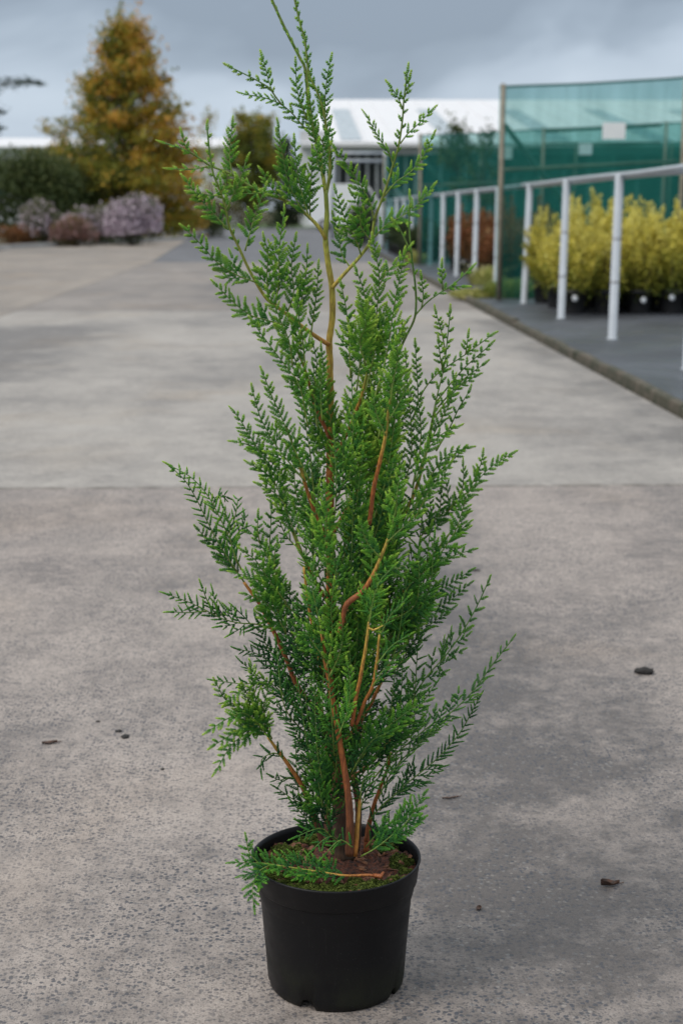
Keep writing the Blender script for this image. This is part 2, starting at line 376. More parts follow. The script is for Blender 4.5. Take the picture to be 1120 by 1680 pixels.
def unit(v):
    n = np.linalg.norm(v); return v / n if n > 1e-12 else v
def tube(acc, pts, rad, age=0.5, sides=6, cap=True):
    pts = np.asarray(pts, float); n = len(pts)
    rad = np.broadcast_to(np.asarray(rad, float), (n,)); age = np.broadcast_to(np.asarray(age, float), (n,))
    T = np.gradient(pts, axis=0); T /= np.linalg.norm(T, axis=1)[:, None] + 1e-12
    ref = np.array([0, 0, 1.0]) if abs(T[0][2]) < 0.9 else np.array([1.0, 0, 0])
    A = np.cross(T, ref); A /= np.linalg.norm(A, axis=1)[:, None] + 1e-12
    B = np.cross(T, A)
    th = np.arange(sides) * 2 * PI / sides
    V = pts[:, None, :] + rad[:, None, None] * (np.cos(th)[None, :, None] * A[:, None, :] + np.sin(th)[None, :, None] * B[:, None, :])
    V = V.reshape(-1, 3); AG = np.repeat(age, sides)
    i = np.arange(n - 1)[:, None] * sides; j = np.arange(sides)[None, :]; j2 = (j + 1) % sides
    a = (i + j).ravel(); b = (i + j2).ravel(); c = (i + sides + j2).ravel(); d = (i + sides + j).ravel()
    F = np.concatenate([np.stack([a, b, c], 1), np.stack([a, c, d], 1)])
    if cap:
        V = np.concatenate([V, pts[[0, -1]]]); AG = np.concatenate([AG, age[[0, -1]]])
        k0 = n * sides; jj = np.arange(sides)
        F = np.concatenate([F, np.stack([np.full(sides, k0), (jj + 1) % sides, jj], 1),
                            np.stack([np.full(sides, k0 + 1), (n - 1) * sides + jj, (n - 1) * sides + (jj + 1) % sides], 1)])
    acc.add(V, F, AG)
def lathe(acc, prof, sides=48, centre=(0, 0, 0), age=0.5):
    prof = np.asarray(prof, float); n = len(prof); th = np.arange(sides) * 2 * PI / sides
    V = np.stack([prof[:, 0][:, None] * np.cos(th), prof[:, 0][:, None] * np.sin(th), np.repeat(prof[:, 1][:, None], sides, 1)], -1).reshape(-1, 3) + np.array(centre)
    i = np.arange(n - 1)[:, None] * sides; j = np.arange(sides)[None, :]; j2 = (j + 1) % sides
    a = (i + j).ravel(); b = (i + j2).ravel(); c = (i + sides + j2).ravel(); d = (i + sides + j).ravel()
    acc.add(V, np.concatenate([np.stack([a, b, c], 1), np.stack([a, c, d], 1)]), np.full(len(V), age))
BOXF = np.array([[0, 2, 1], [0, 3, 2], [4, 5, 6], [4, 6, 7], [0, 1, 5], [0, 5, 4], [1, 2, 6], [1, 6, 5], [2, 3, 7], [2, 7, 6], [3, 0, 4], [3, 4, 7]])
def box(acc, x0, x1, y0, y1, z0, z1, age=0.5):
    V = np.array([[x0, y0, z0], [x1, y0, z0], [x1, y1, z0], [x0, y1, z0], [x0, y0, z1], [x1, y0, z1], [x1, y1, z1], [x0, y1, z1]], float)
    acc.add(V, BOXF, np.full(8, age))
def hexa(acc, pts, age=0.5):
    acc.add(np.array(pts, float), BOXF, np.full(8, age))
def one_box(name, mat, parent, *b):
    a = Acc(); box(a, *b); return a.build(name, mat, parent, smooth=False)
def slab_mesh(name, x0, x1, y0, y1, z0, z1, bev=0.006):
    a = Acc()
    V = np.array([[x0, y0, z0], [x1, y0, z0], [x1, y1, z0], [x0, y1, z0],
                  [x0, y0, z1 - bev], [x1, y0, z1 - bev], [x1, y1, z1 - bev], [x0, y1, z1 - bev],
                  [x0 + bev, y0 + bev, z1], [x1 - bev, y0 + bev, z1], [x1 - bev, y1 - bev, z1], [x0 + bev, y1 - bev, z1]], float)
    F = []
    for k in range(4):
        k2 = (k + 1) % 4
        F += [[k, k2, 4 + k2], [k, 4 + k2, 4 + k], [4 + k, 4 + k2, 8 + k2], [4 + k, 8 + k2, 8 + k]]
    F += [[8, 9, 10], [8, 10, 11]]
    a.add(V, np.array(F), np.full(12, 0.5)); return a.mesh(name, smooth=False)

def leaves(acc, rng, centres, size, age, normal_bias=None, aspect=0.6):
    """small leaf faces, one kite (2 tris, folded) per centre"""
    n = len(centres)
    d = rng.normal(size=(n, 3)); d /= np.linalg.norm(d, axis=1)[:, None]
    if normal_bias is not None:
        d = d + normal_bias; d /= np.linalg.norm(d, axis=1)[:, None]
    u = np.cross(d, rng.normal(size=(n, 3))); u /= np.linalg.norm(u, axis=1)[:, None] + 1e-9
    w = np.cross(d, u)
    s = size * rng.uniform(0.6, 1.35, size=(n, 1))
    V = np.stack([centres - u * s * 0.5, centres + w * s * 0.5 * aspect + d * s * 0.10, centres + u * s * 0.5, centres - w * s * 0.5 * aspect + d * s * 0.10], 1).reshape(-1, 3)
    k = np.arange(n)[:, None] * 4
    F = np.concatenate([k + np.array([0, 1, 2]), k + np.array([0, 2, 3])])
    acc.add(V, F, np.repeat(age, 4))

# ================================================================== THE SETTING
def sheet(name, pts, z, mat, kind='structure'):
    a = Acc(); V = np.array([[p[0], p[1], z] for p in pts], float)
    a.add(V, np.array([[0, i, i + 1] for i in range(1, len(V) - 1)]), np.full(len(V), 0.5))
    return tag(a.build(name, mat, smooth=False), kind=kind)
sheet('ground', [(-2500, -600), (2500, -600), (2500, 4500), (-2500, 4500)], -0.06, M['ground'])
sheet('planting_bed', [(-40, 40.5), (-7.6, 42.2), (-3.7, 54.5), (-3.7, 66), (-40, 66)], -0.012, M['soil_bed'])
sheet('asphalt_road', [(-3.74, 30.95), (1.94, 30.95), (1.94, 92), (-3.74, 92)], -0.010, M['asphalt'])
sheet('asphalt_side_road', [(-40, 66.1), (-3.75, 66.1), (-3.75, 92), (-40, 92)], -0.010, M['asphalt'])
sheet('lawn', [(-40, 92.3), (60, 92.3), (60, 99), (-40, 140), (-60, 140)], -0.016, M['lawn'])
yard = sheet('concrete_yard', [(-16, -6), (1.945, -6), (1.945, 30.94), (-3.745, 54.2), (-7.5, 42.0), (-16, 41.5)], -0.024, M['joint'])
def slab(x0, x1, y0, y1, m):
    return link_mesh('slab', slab_mesh('slab', x0 + 0.005, x1 - 0.005, y0 + 0.005, y1 - 0.005, -0.022, 0.0), M[m], yard)
J = [-5.9, 5.64, 15.85, 22.3, 30.9]
for k in range(4):
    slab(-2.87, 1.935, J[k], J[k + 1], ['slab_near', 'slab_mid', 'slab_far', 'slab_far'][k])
for x0, x1 in ((-7.75, -2.87), (-15.9, -7.75)):
    JL = [-5.9, 2.6, 12.0, 22.2, 31.5] + ([41.4] if x0 < -10 else [])
    for k in range(len(JL) - 1):
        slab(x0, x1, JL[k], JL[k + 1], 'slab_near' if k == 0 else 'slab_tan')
a_ = Acc(); V_ = np.array([[-7.74, 31.51, 0], [-2.88, 31.51, 0], [-3.76, 54.1, 0], [-7.55, 41.9, 0]], float)
a_.add(np.concatenate([V_ - [0, 0, 0.022], V_]), BOXF, np.full(8, .5))
link_mesh('slab', a_.mesh('slab', False), M['slab_tan'], yard)

# kerb stones at the back left, laid end to end
kerb = empty('kerb', (0, 0, 0)); tag(kerb, kind='structure')
kp = [np.array([-17.0, 40.9]), np.array([-7.6, 42.0]), np.array([-3.75, 54.3]), np.array([-3.75, 66.0])]
for (p, q) in zip(kp[:-1], kp[1:]):
    L = np.linalg.norm(q - p); d = (q - p) / L; nrm = np.array([-d[1], d[0]]); nst = max(1, int(L / 0.92))
    for i in range(nst):
        s0, s1 = L * i / nst + 0.006, L * (i + 1) / nst - 0.006
        c = [p + d * s0, p + d * s1, p + d * s1 + nrm * 0.15, p + d * s0 + nrm * 0.15]
        a_ = Acc(); hexa(a_, [(*v, -0.03) for v in c] + [(*v, 0.115) for v in c]); a_.build('kerb_stone', M['kerb'], kerb, False)

# black woven ground cover with its timber edging
def mat_sheet():
    a = Acc(); rng = np.random.default_rng(5)
    xs = np.concatenate([np.linspace(2.0, 5, 25), np.linspace(5.6, 16, 12)]); ys = np.linspace(1.5, 62, 160)
    X, Y = np.meshgrid(xs, ys); Z = 0.036 + 0.006 * np.array([[mnoise.noise(Vector((x * 1.3, y * 1.3, 0))) for x in xs] for y in ys])
    V = np.stack([X, Y, Z], -1).reshape(-1, 3); nx = len(xs)
    i = np.arange(len(ys) - 1)[:, None] * nx; j = np.arange(nx - 1)[None, :]
    p = (i + j).ravel(); F = np.concatenate([np.stack([p, p + 1, p + nx + 1], 1), np.stack([p, p + nx + 1, p + nx], 1)])
    a.add(V, F, np.full(len(V), .5)); return a.build('ground_cover_mat', M['mat'])
tag(mat_sheet(), kind='structure')
edging = empty('timber_edging', (1.97, 9, 0))
tag(edging, 'low dark weathered timber edging between concrete yard and black ground cover', 'edging')
rg = random.Random(3)
y = 1.6
while y < 60:
    L = 3.0
    a_ = Acc(); dx = rg.uniform(-0.006, 0.006); zt = 0.058 + rg.uniform(-0.008, 0.008)
    n = 9
    for k in range(n):                      # a slightly wavy, worn board
        pass
    ys = np.linspace(y + 0.006, y + L - 0.006, n)
    V = []; F = []
    for k, yy in enumerate(ys):
        w = rg.uniform(-0.005, 0.005); zz = zt + rg.uniform(-0.006, 0.006)
        V += [[-0.028 + dx + w, yy - 9, -0.02], [-0.026 + dx + w, yy - 9, zz - 0.008], [-0.018 + dx + w, yy - 9, zz], [0.022 + dx, yy - 9, zz], [0.024 + dx, yy - 9, -0.02]]
    for k in range(n - 1):
        for q in range(4):
            b0 = k * 5 + q; F += [[b0, b0 + 5, b0 + 6], [b0, b0 + 6, b0 + 1]]
    F += [[0, 1, 2], [0, 2, 3], [0, 3, 4]]; e0 = (n - 1) * 5; F += [[e0, e0 + 2, e0 + 1], [e0, e0 + 3, e0 + 2], [e0, e0 + 4, e0 + 3]]
    a_.add(np.array(V), np.array(F), np.full(len(V), .5)); a_.build('board', M['timber'], edging, False)
    y += L

# ================================================================== FAR BUILDINGS
def far_hall():
    Yf, Yr, zE, zR, x0, x1 = 100.0, 136.0, hz(241, 100), hz(168, 136), bx(492, 100), 62.0
    b = empty('white_hall', ((x0 + x1) / 2, Yf, 0)); ox, oy = (x0 + x1) / 2, Yf
    tag(b, 'long white roofed hall with grey skylight strips behind the green nets', 'building')
    one_box('end_wall', M['white_wall'], b, x0 - ox, x0 + 1.9 - ox, 0, 0.4, -0.1, zE + 1.0)
    one_box('side_wall', M['white_wall'], b, x0 - ox, x0 + 0.3 - ox, 0.41, 60, -0.1, zE - 0.02)
    one_box('wall', M['shaded_front'], b, x0 + 1.92 - ox, x1 - ox, 1.2, 1.5, -0.1, zE - 0.05)  # closed wall; shade of the open interior is put into its colour
    one_box('fascia', M['grey_frame'], b, x0 + 1.92 - ox, x1 - ox, -0.1, 0.25, zE - 0.45, zE - 0.02)
    for i in range(40):
        xx = x0 + 2.4 + i * 0.62 if i < 8 else x0 + 7.4 + (i - 8) * 1.6
        one_box('mullion', M['grey_frame'], b, xx - ox, xx + 0.16 - ox, 0.5, 0.7, -0.1, zE - 0.46)
    rr = Acc(); xr = bx(538, 136); t = 0.25
    P = [(x0, Yf - 0.5, zE), (x1, Yf - 0.5, zE), (x1, Yr, zR), (xr, Yr, zR)]
    hexa(rr, [(p[0] - ox, p[1] - oy, p[2]) for p in P] + [(p[0] - ox, p[1] - oy, p[2] + t) for p in P])
    P = [(xr, Yr + 0.02, zR), (x1, Yr + 0.02, zR), (x1, 172, zE), (x0, 172, zE)]
    hexa(rr, [(p[0] - ox, p[1] - oy, p[2]) for p in P] + [(p[0] - ox, p[1] - oy, p[2] + t) for p in P])
    roof = rr.build('roof', M['white_roof'], b, False)
    sl = (zR - zE) / (Yr - Yf + 0.5)
    for i in range(9):
        xa = bx(557, 104) + i * 6.7; w = 1.35
        y0, y1 = Yf + 0.8, Yf + 25
        z0, z1 = zE + sl * (y0 - Yf + 0.5) + t + 0.01, zE + sl * (y1 - Yf + 0.5) + t + 0.01
        a = Acc(); q = [(xa, y0, z0), (xa + w, y0, z0), (xa + w, y1, z1), (xa, y1, z1)]
        hexa(a, [(p[0] - ox, p[1] - oy, p[2]) for p in q] + [(p[0] - ox, p[1] - oy, p[2] + 0.06) for p in q])
        a.build('skylight', M['skylight'], roof, False)
    for i in range(int((x1 - x0 - 5) / 1.9)):
        xa = x0 + 4.2 + i * 1.9
        a = Acc(); q = [(xa, Yf - 0.5, zE + t - .01), (xa + .07, Yf - 0.5, zE + t - .01), (xa + .07, Yr, zR + t - .01), (xa, Yr, zR + t - .01)]
        hexa(a, [(p[0] - ox, p[1] - oy, p[2]) for p in q] + [(p[0] - ox, p[1] - oy, p[2] + 0.07) for p in q])
        a.build('seam', M['white_roof'], roof, False)
far_hall()
def far_shed():
    Y = 122.0; x0, x1 = bx(-120, Y), bx(388, Y); zE = hz(244, Y); zR = hz(230, Y + 6); ox, oy = (x0 + x1) / 2, Y
    b = empty('white_shed', (ox, oy, 0)); tag(b, 'low white shed far off behind the autumn tree and hedge', 'building')
    one_box('wall', M['white_wall'], b, x0 - ox, x1 - ox, 0, 12, -0.1, zE)
    r = Acc()
    for (ya, za, yb, zb) in ((-0.4, zE + .01, 6, zR), (6.01, zR, 12.4, zE + .01)):
        q = [(x0 - .3 - ox, ya, za), (x1 + .3 - ox, ya, za), (x1 + .3 - ox, yb, zb), (x0 - .3 - ox, yb, zb)]
        hexa(r, q + [(p[0], p[1], p[2] + .15) for p in q])
    r.build('roof', M['white_roof'], b, False)
    for i in range(6):
        one_box('window', M['skylight'], b, x0 - ox + 3 + i * 4, x0 - ox + 4.6 + i * 4, -0.05, 0.02, 2.6, 4.0)
far_shed()
def white_frame():
    # pipe gate frame standing in front of the hall
    Y = 58.0; x0, x1 = bx(546, Y), bx(631, Y)
    b = empty('pipe_gate_frame', ((x0 + x1) / 2, Y, 0)); ox = (x0 + x1) / 2
    tag(b, 'tall white pipe gate frame in front of the dark hall front', 'frame')
    for xx in (x0, x1):
        a = Acc(); tube(a, [(xx - ox, 0, -0.06), (xx - ox, 0, hz(248, Y))], 0.085, sides=10); a.build('post', M['white_pipe'], b)
    for zz in (hz(249, Y) - 0.05, hz(264, Y)):
        a = Acc(); tube(a, [(x0 + .06 - ox, 0, zz), (x1 - .06 - ox, 0, zz)], 0.06, sides=10); a.build('rail', M['white_pipe'], b)
    a = Acc(); tube(a, [(x1 - ox, 0.12, hz(278, Y)), (x1 + 1.6 - ox, 0.12, 0.0)], 0.05, sides=8); a.build('brace', M['white_pipe'], b)
white_frame()
def van():
    Y = 80.0; x0 = bx(506, Y); L = 4.3; x1 = x0 + L
    b = empty('parked_van', (x0, Y, -0.06)); tag(b, 'white van parked by the hall behind the dark dome shaped shrub', 'van')
    hH = hz(302, Y) + 0.06; w = 1.8
    prof = [(0, .35), (0, hH * .97), (.12, hH), (L * .55, hH), (L * .72, hH * .93), (L * .84, hH * .58), (L * .98, hH * .50), (L, hH * .42), (L, .35)]
    a = Acc(); n = len(prof)
    V = np.array([(p[0], -w / 2, p[1]) for p in prof] + [(p[0], w / 2, p[1]) for p in prof] , float)
    F = [[0, i, i + 1] for i in range(1, n - 1)] + [[n, n + i + 1, n + i] for i in range(1, n - 1)]
    for i in range(n):
        j = (i + 1) % n; F += [[i, n + i, n + j], [i, n + j, j]]
    a.add(V, np.array(F), np.full(len(V), .5)); body = a.build('body', M['van_paint'], b, False)
    for xx in (L * .18, L * .80):
        for s in (-1, 1):
            t = Acc(); tube(t, [(xx, s * (w / 2 - .18), .32), (xx, s * (w / 2 + .02), .32)], .32, sides=20); wh = t.build('wheel', M['rubber'], b)
            t = Acc(); tube(t, [(xx, s * (w / 2 + .021), .32), (xx, s * (w / 2 + .03), .32)], .17, sides=16); t.build('rim', M['grey_frame'], wh)
    for s in (-1, 1):
        t = Acc(); q = [(L * .60, hH * .60), (L * .80, hH * .60), (L * .715, hH * .88), (L * .60, hH * .90)]
        yy = sorted((s * (w / 2 + .002), s * (w / 2 + .012)))
        hexa(t, [(p[0], yy[0], p[1]) for p in q] + [(p[0], yy[1], p[1]) for p in q]); t.build('side_window', M['glass_dark'], body, False)
    t = Acc(); tube(t, [(L - .02, -.62, hH * .46), (L + .03, -.62, hH * .46)], .1, sides=10); t.build('headlight', M['skylight'], body)
    t = Acc(); tube(t, [(L - .02, .62, hH * .46), (L + .03, .62, hH * .46)], .1, sides=10); t.build('headlight', M['skylight'], body)
van()

# ================================================================== TREES AND SHRUBS BEHIND
def make_tree(name, label, cat, loc, H, shape, leafmat, seed, n_clump=90, leaves_per=110, leaf=0.12, clump_r=0.33, trunk_r=0.09, tint=None, group=None, crown_base=0.12, sparse=0.0, droop=0.0):
    """shape(u) = crown radius at height fraction u"""
    rng = np.random.default_rng(seed)
    root = empty(name, loc); tag(root, label, cat, group)
    tr = Acc()
    nT = 9; zt = np.linspace(-0.06, H * 0.93, nT)
    wob = np.cumsum(rng.normal(0, 0.012 * H, size=(nT, 2)) * 0.25, 0); wob -= wob[0]
    tp = np.stack([wob[:, 0], wob[:, 1], zt], 1)
    tube(tr, tp, np.linspace(trunk_r, 0.012, nT), 0.5, 8)
    cr = Acc(); cs = []
    for i in range(n_clump):
        u = crown_base + (1 - crown_base) * (rng.uniform() ** 1.15)
        rad = shape(u) * math.sqrt(rng.uniform(0.06, 1.0)) * rng.uniform(0.85, 1.12); th = rng.uniform(0, 2 * PI)
        z = u * H
        tx = np.interp(z, zt, tp[:, 0]); ty = np.interp(z, zt, tp[:, 1])
        c = np.array([tx + rad * math.cos(th), ty + rad * math.sin(th), z - droop * rad])
        zb = max(crown_base * H * 0.6, z - rad * 0.75)
        b0 = np.array([np.interp(zb, zt, tp[:, 0]), np.interp(zb, zt, tp[:, 1]), zb])
        if rad > 0.15:
            mid = (b0 + c) / 2 + np.array([0, 0, -0.08 * rad])
            tube(tr, [b0, mid, c], [0.012 + 0.03 * trunk_r / 0.09 * (1 - u), 0.014, 0.006], 0.5, 4, False)
        cs.append((c, u, rad / max(shape(u), 1e-3), th))
    for (c, u, q, th) in cs:
        n = int(leaves_per * rng.uniform(0.6, 1.3) * (1 - sparse * (u > 0.75)))
        cr_ = clump_r * rng.uniform(0.7, 1.3)
        p = rng.normal(size=(n, 3)) * np.array([1, 1, 0.62]) * cr_ * 0.55 + c
        # twigs poking out of the crown
        d = unit(c - np.array([0, 0, c[2] - 0.5 * cr_]) + np.array([0, 0, 0.4]))
        m = n // 5
        p[:m] = c + d * rng.uniform(0.1, 1.5, size=(m, 1)) * cr_ + rng.normal(size=(m, 3)) * 0.06
        base = tint(u, q, th, rng) if tint else rng.uniform(0.2, 0.7)
        leaves(cr, rng, p, leaf, np.clip(base + rng.normal(0, 0.13, n), 0, 1), np.array([0, 0, 0.5]))
    tr.build('trunk', M['stem_wood'], root); cr.build('crown', M[leafmat], root, False)
    return root

Yt = 57.0
def otint(u, q, th, rng):
    side = math.cos(th)                       # the right outer side has turned most
    t = 0.12 + 0.22 * q + 0.15 * u + 0.22 * max(0, side) + rng.normal(0, 0.17)
    return t
def oshape(u):
    if u < 0.28: return 2.55 + 0.6 * u
    return max(0.14, 2.85 * (1 - (u - 0.28) / 0.75) ** 0.82)
make_tree('autumn_tree', 'broad conical tree with green leaves turning orange behind the lilac bush', 'tree', (bx(208, Yt), Yt, 0), hz(44, Yt), oshape, 'orange_leaf', 11,
          n_clump=420, leaves_per=105, leaf=0.15, clump_r=0.52, trunk_r=0.14, tint=otint, crown_base=0.04, sparse=0.35)
make_tree('autumn_sapling', 'small yellowing young tree between dark hedge and autumn tree', 'tree', (bx(92, 60), 60, 0), hz(205, 60), lambda u: 0.5 + 0.35 * math.sin(PI * u), 'orange_leaf', 12,
          n_clump=34, leaves_per=70, leaf=0.12, clump_r=0.34, trunk_r=0.05, tint=lambda u, q, th, r: 0.62 + r.normal(0, .12), crown_base=0.2)
make_tree('brown_tree', 'round topped brownish tree standing left of the white hall', 'tree', (bx(411, 86), 86, -0.05), hz(190, 86), lambda u: 1.5 * math.sqrt(max(0.06, 1 - ((u - .58) / .46) ** 2)), 'orange_leaf', 13,
          n_clump=170, leaves_per=110, leaf=0.16, clump_r=0.42, trunk_r=0.12, tint=lambda u, q, th, r: 0.0 + 0.34 * u * u + 0.1 * q + r.normal(0, .10), crown_base=0.22)
make_tree('dark_tree', 'dark green conical tree beside the end of the white hall', 'tree', (bx(468, 92), 92, -0.05), hz(236, 92), lambda u: 1.0 * max(0.12, 1 - u * .8), 'dark_leaf', 14,
          n_clump=80, leaves_per=100, leaf=0.15, clump_r=0.4, trunk_r=0.1, tint=lambda u, q, th, r: 0.2 + 0.2 * u + r.normal(0, .1), crown_base=0.05)
make_tree('thin_tree', 'slender sparse yellowing tree far off between autumn tree and brown tree', 'tree', (bx(347, 100), 100, -0.05), hz(186, 100), lambda u: 1.3 * math.sin(PI * min(1, u * .9 + .08)), 'orange_leaf', 15,
          n_clump=46, leaves_per=26, leaf=0.14, clump_r=0.5, trunk_r=0.07, tint=lambda u, q, th, r: 0.45 + r.normal(0, .1), crown_base=0.2)

def conifer_tree():
    Y = 38.0; X = bx(-62, Y); rng = np.random.default_rng(21)
    root = empty('conifer_tree', (X, Y, -0.03)); tag(root, 'blue green conifer with long level branches beyond the dark hedge', 'tree')
    H = 8.2; tr = Acc(); tube(tr, [(0, 0, -.05), (0.03, 0, H * .5), (0, 0, H)], [0.16, 0.10, 0.02], .5, 8); cr = Acc()
    spec = [(hz(142, Y), bx(76, Y) - X, 0.0)]
    for z in np.arange(1.5, 7.8, 0.30):
        for k in range(4): spec.append((z + rng.uniform(-.1, .1), (2.05 * (1 - z / 9.2) + .1) * rng.uniform(.65, 1.0) * 0.62, rng.uniform(0, 2 * PI)))
    spec += [(hz(185, Y), (bx(40, Y) - X) * .72, 0.3), (hz(213, Y), (bx(30, Y) - X) * .8, -0.2)]
    for (z, L, th) in spec:
        d = np.array([math.cos(th), math.sin(th), 0.06])
        pts = [np.array([0, 0, z - 0.18 * L]) + d * L * t + np.array([0, 0, 0.20 * L * math.sin(t * 2.2)]) for t in np.linspace(0, 1, 6)]
        tube(tr, pts, np.linspace(0.03, 0.008, 6), .5, 5, False)
        n = int(320 * L); t = rng.uniform(0.15, 1.02, n)
        P = np.array(pts); ii = np.clip((t * 5).astype(int), 0, 4); fr = t * 5 - ii
        c = P[ii] * (1 - fr[:, None]) + P[np.clip(ii + 1, 0, 5)] * fr[:, None]
        wdt = 0.20 * (1.1 - t)[:, None] + 0.05
        c = c + rng.normal(size=(n, 3)) * np.array([1, 1, 0.5]) * wdt
        leaves(cr, rng, c, 0.085, np.clip(rng.normal(0.4, 0.18, n), 0, 1), None, 0.35)
    tr.build('trunk', M['stem_wood'], root); cr.build('crown', M['conifer_leaf'], root, False)
conifer_tree()

def mound(name, label, cat, loc, rx, ry, H, leafmat, seed, n=5200, leaf=0.075, tint=None, flower=None, group=None, lumps=10):
    """a shrub: branching stems and a lumpy leaf mass with stray shoots"""
    rng = np.random.default_rng(seed); root = empty(name, loc); tag(root, label, cat, group)
    st = Acc(); lv = Acc(); fl = Acc()
    C = []
    for i in range(lumps):
        th = rng.uniform(0, 2 * PI); q = math.sqrt(rng.uniform(0, .8)); hh = H * (1 - .45 * q * q) * rng.uniform(.6, .92)
        C.append((np.array([rx * q * math.cos(th) * .8, ry * q * math.sin(th) * .8, hh]), rng.uniform(.28, .45) * min(rx, H)))
        c = C[-1][0]; tube(st, [(0.1 * c[0], 0.1 * c[1], -0.03), (0.6 * c[0], .6 * c[1], c[2] * .55), tuple(c)], [.018, .012, .005], .5, 5, False)
    per = n // lumps
    for c, r in C:
        d = rng.normal(size=(per, 3)); d /= np.linalg.norm(d, axis=1)[:, None]
        p = c + d * r * (rng.uniform(0.25, 1.0, size=(per, 1)) ** .5) * np.array([1.15, 1.15, 1.0])
        low = rng.uniform(size=per) < .35
        p[low, 2] *= rng.uniform(0.05, 1.0, low.sum())
        p[:, 2] = np.maximum(p[:, 2], 0.03)
        ag = np.clip((tint if tint else .45) + .25 * (p[:, 2] / H - .5) + rng.normal(0, .16, per), 0, 1)
        leaves(lv, rng, p, leaf, ag, np.array([0, 0, .5]))
        if flower:
            k = int(per * flower[1]); d = rng.normal(size=(k, 3)); d[:, 2] = np.abs(d[:, 2]) * .9; d[:, 1] -= .25; d /= np.linalg.norm(d, axis=1)[:, None]
            p = c + d * r * rng.uniform(.9, 1.12, size=(k, 1)) * np.array([1.15, 1.15, 1.0])
            p[:, 2] = np.maximum(p[:, 2] * rng.uniform(.35, 1.0, k), .05)
            leaves(fl, rng, p, flower[2], np.clip(rng.normal(.55, .22, k), 0, 1), np.array([0, -.4, .5]), 1.0)
    st.build('stem', M['stem_wood'], root); lv.build('foliage', M[leafmat], root, False)
    if flower: fl.build('flower', M[flower[0]], root, False)['kind'] = 'stuff'
    return root
Ya = 45.5
mound('aster_bush', 'rounded bush covered in pale lilac flowers at the kerb', 'bush', (bx(214, Ya), Ya + .3, -.01), 1.0, .9, hz(316, Ya), 'aster_leaf', 31, 5200, .07, .35, ('aster_flower', 1.15, .075))
mound('aster_bush', 'loose pinkish green flowering bush leaning toward the lilac bush', 'bush', (bx(148, Ya + 1.4), Ya + 2.0, -.01), .9, .7, hz(318, Ya), 'aster_leaf', 32, 5000, .07, .55, ('aster_flower', .4, .07))
mound('aster_bush', 'faded mauve flowering bush in front of the dark hedge', 'bush', (bx(70, Ya), Ya + .2, -.01), .85, .8, hz(326, Ya), 'aster_leaf', 33, 4400, .07, .5, ('aster_flower', .3, .07))
mound('rose_brown_bush', 'low bush with rose brown faded flower heads beside the lilac bush', 'bush', (bx(120, Ya - 1), Ya - .8, -.01), .62, .5, hz(356, Ya - 1), 'brown_leaf', 34, 2600, .06, .5, ('pink_flower', .5, .07))
mound('rust_ground_cover', 'low rusty ground cover plant at the kerb below the dark hedge', 'plant', (bx(25, Ya), Ya - .4, -.01), 1.1, .5, .55, 'rust_leaf', 35, 2200, .06, .45)
for i, (px, Yh, w, pyt, lab) in enumerate([(-18, 52, 1.9, 232, 'tall dark evergreen shrub in the hedge nearest the blue green conifer'), (48, 53, 1.8, 238, 'dark evergreen hedge shrub behind the faded mauve bush'),
                                            (104, 55, 1.6, 258, 'dark hedge shrub beneath the small yellowing tree'), (156, 61, 1.8, 290, 'lower dark shrub tucked behind the loose pinkish bush')]):
    mound('hedge_shrub', lab, 'shrub', (bx(px, Yh), Yh, -.01), w, 1.0, hz(pyt, Yh), 'dark_leaf', 40 + i, 9500, .13, .66, None, 'dark evergreen shrubs forming the hedge', 22)
mound('green_shrub', 'small bright green shrub at the road edge right of the autumn tree', 'shrub', (bx(346, 60), 60.5, -.01), .75, .6, hz(350, 60), 'dark_leaf', 51, 2400, .07, .75)
mound('purple_hedge', 'low purple brown hedge along the far side of the asphalt road', 'hedge', (bx(412, 93.5), 94.5, -.01), 3.4, .8, hz(322, 94), 'brown_leaf', 52, 5200, .10, .35, None, None, 18)
mound('purple_hedge', 'short dark brown hedge below the slender sparse tree', 'hedge', (bx(310, 93.5), 95.5, -.01), 2.6, .8, hz(318, 94), 'brown_leaf', 53, 4200, .10, .22, None, None, 14)
def dome_shrub():
    Y = 46.0
    return mound('dome_shrub', 'clipped dark green dome shaped shrub in front of the white van', 'shrub', (bx(594, Y), Y + .3, -.01), .66, .66, hz(318, Y), 'dark_leaf', 54, 6500, .05, .33, None, None, 22)
dome_shrub()

# ================================================================== NURSERY BED: RAIL, NETS, POTTED SHRUBS
RX = 2.478
rail = empty('white_pipe_rail', (RX, 26, 0.03)); tag(rail, 'long white pipe rail on posts along the edge of the potted shrub bed', 'rail')
pa = Acc()
lathe(pa, [(0, -0.01), (.046, -0.01), (.046, .010), (.0335, .013), (.0335, 1.270), (0.0, 1.276)], 16)
pm = pa.mesh('post'); pm.materials.append(M['white_pipe'])
ca = Acc(); lathe(ca, [(.0336, -.010), (.0348, -.008), (.0348, .008), (.0336, .010)], 16); cm = ca.mesh('coupling'); cm.materials.append(M['grey_frame'])
rr_ = random.Random(9)
k = 0; py_ = 9.55
while py_ < 47:
    p = link_mesh('post', pm, None, rail); p.location = (0, py_ - 26, 0); p.rotation_euler = (rr_.uniform(-.01, .01), R(1.6) * (1 if 15 < py_ < 18 else .45) + rr_.uniform(-.006, .006), 0)
    for zc_ in (.42, .80):
        c = link_mesh('coupling', cm, None, p); c.location = (0, 0, zc_ + rr_.uniform(-.03, .03))
    py_ += 2.33; k += 1
for dx, zz in ((.010, 1.262), (.050, 1.240)):
    a = Acc(); ys = np.linspace(7.2, 47, 30); tube(a, [(dx + .02, yy - 26, zz + rr_.uniform(-.004, .004)) for yy in ys], .0175, sides=10); a.build('rail', M['white_pipe'], rail)

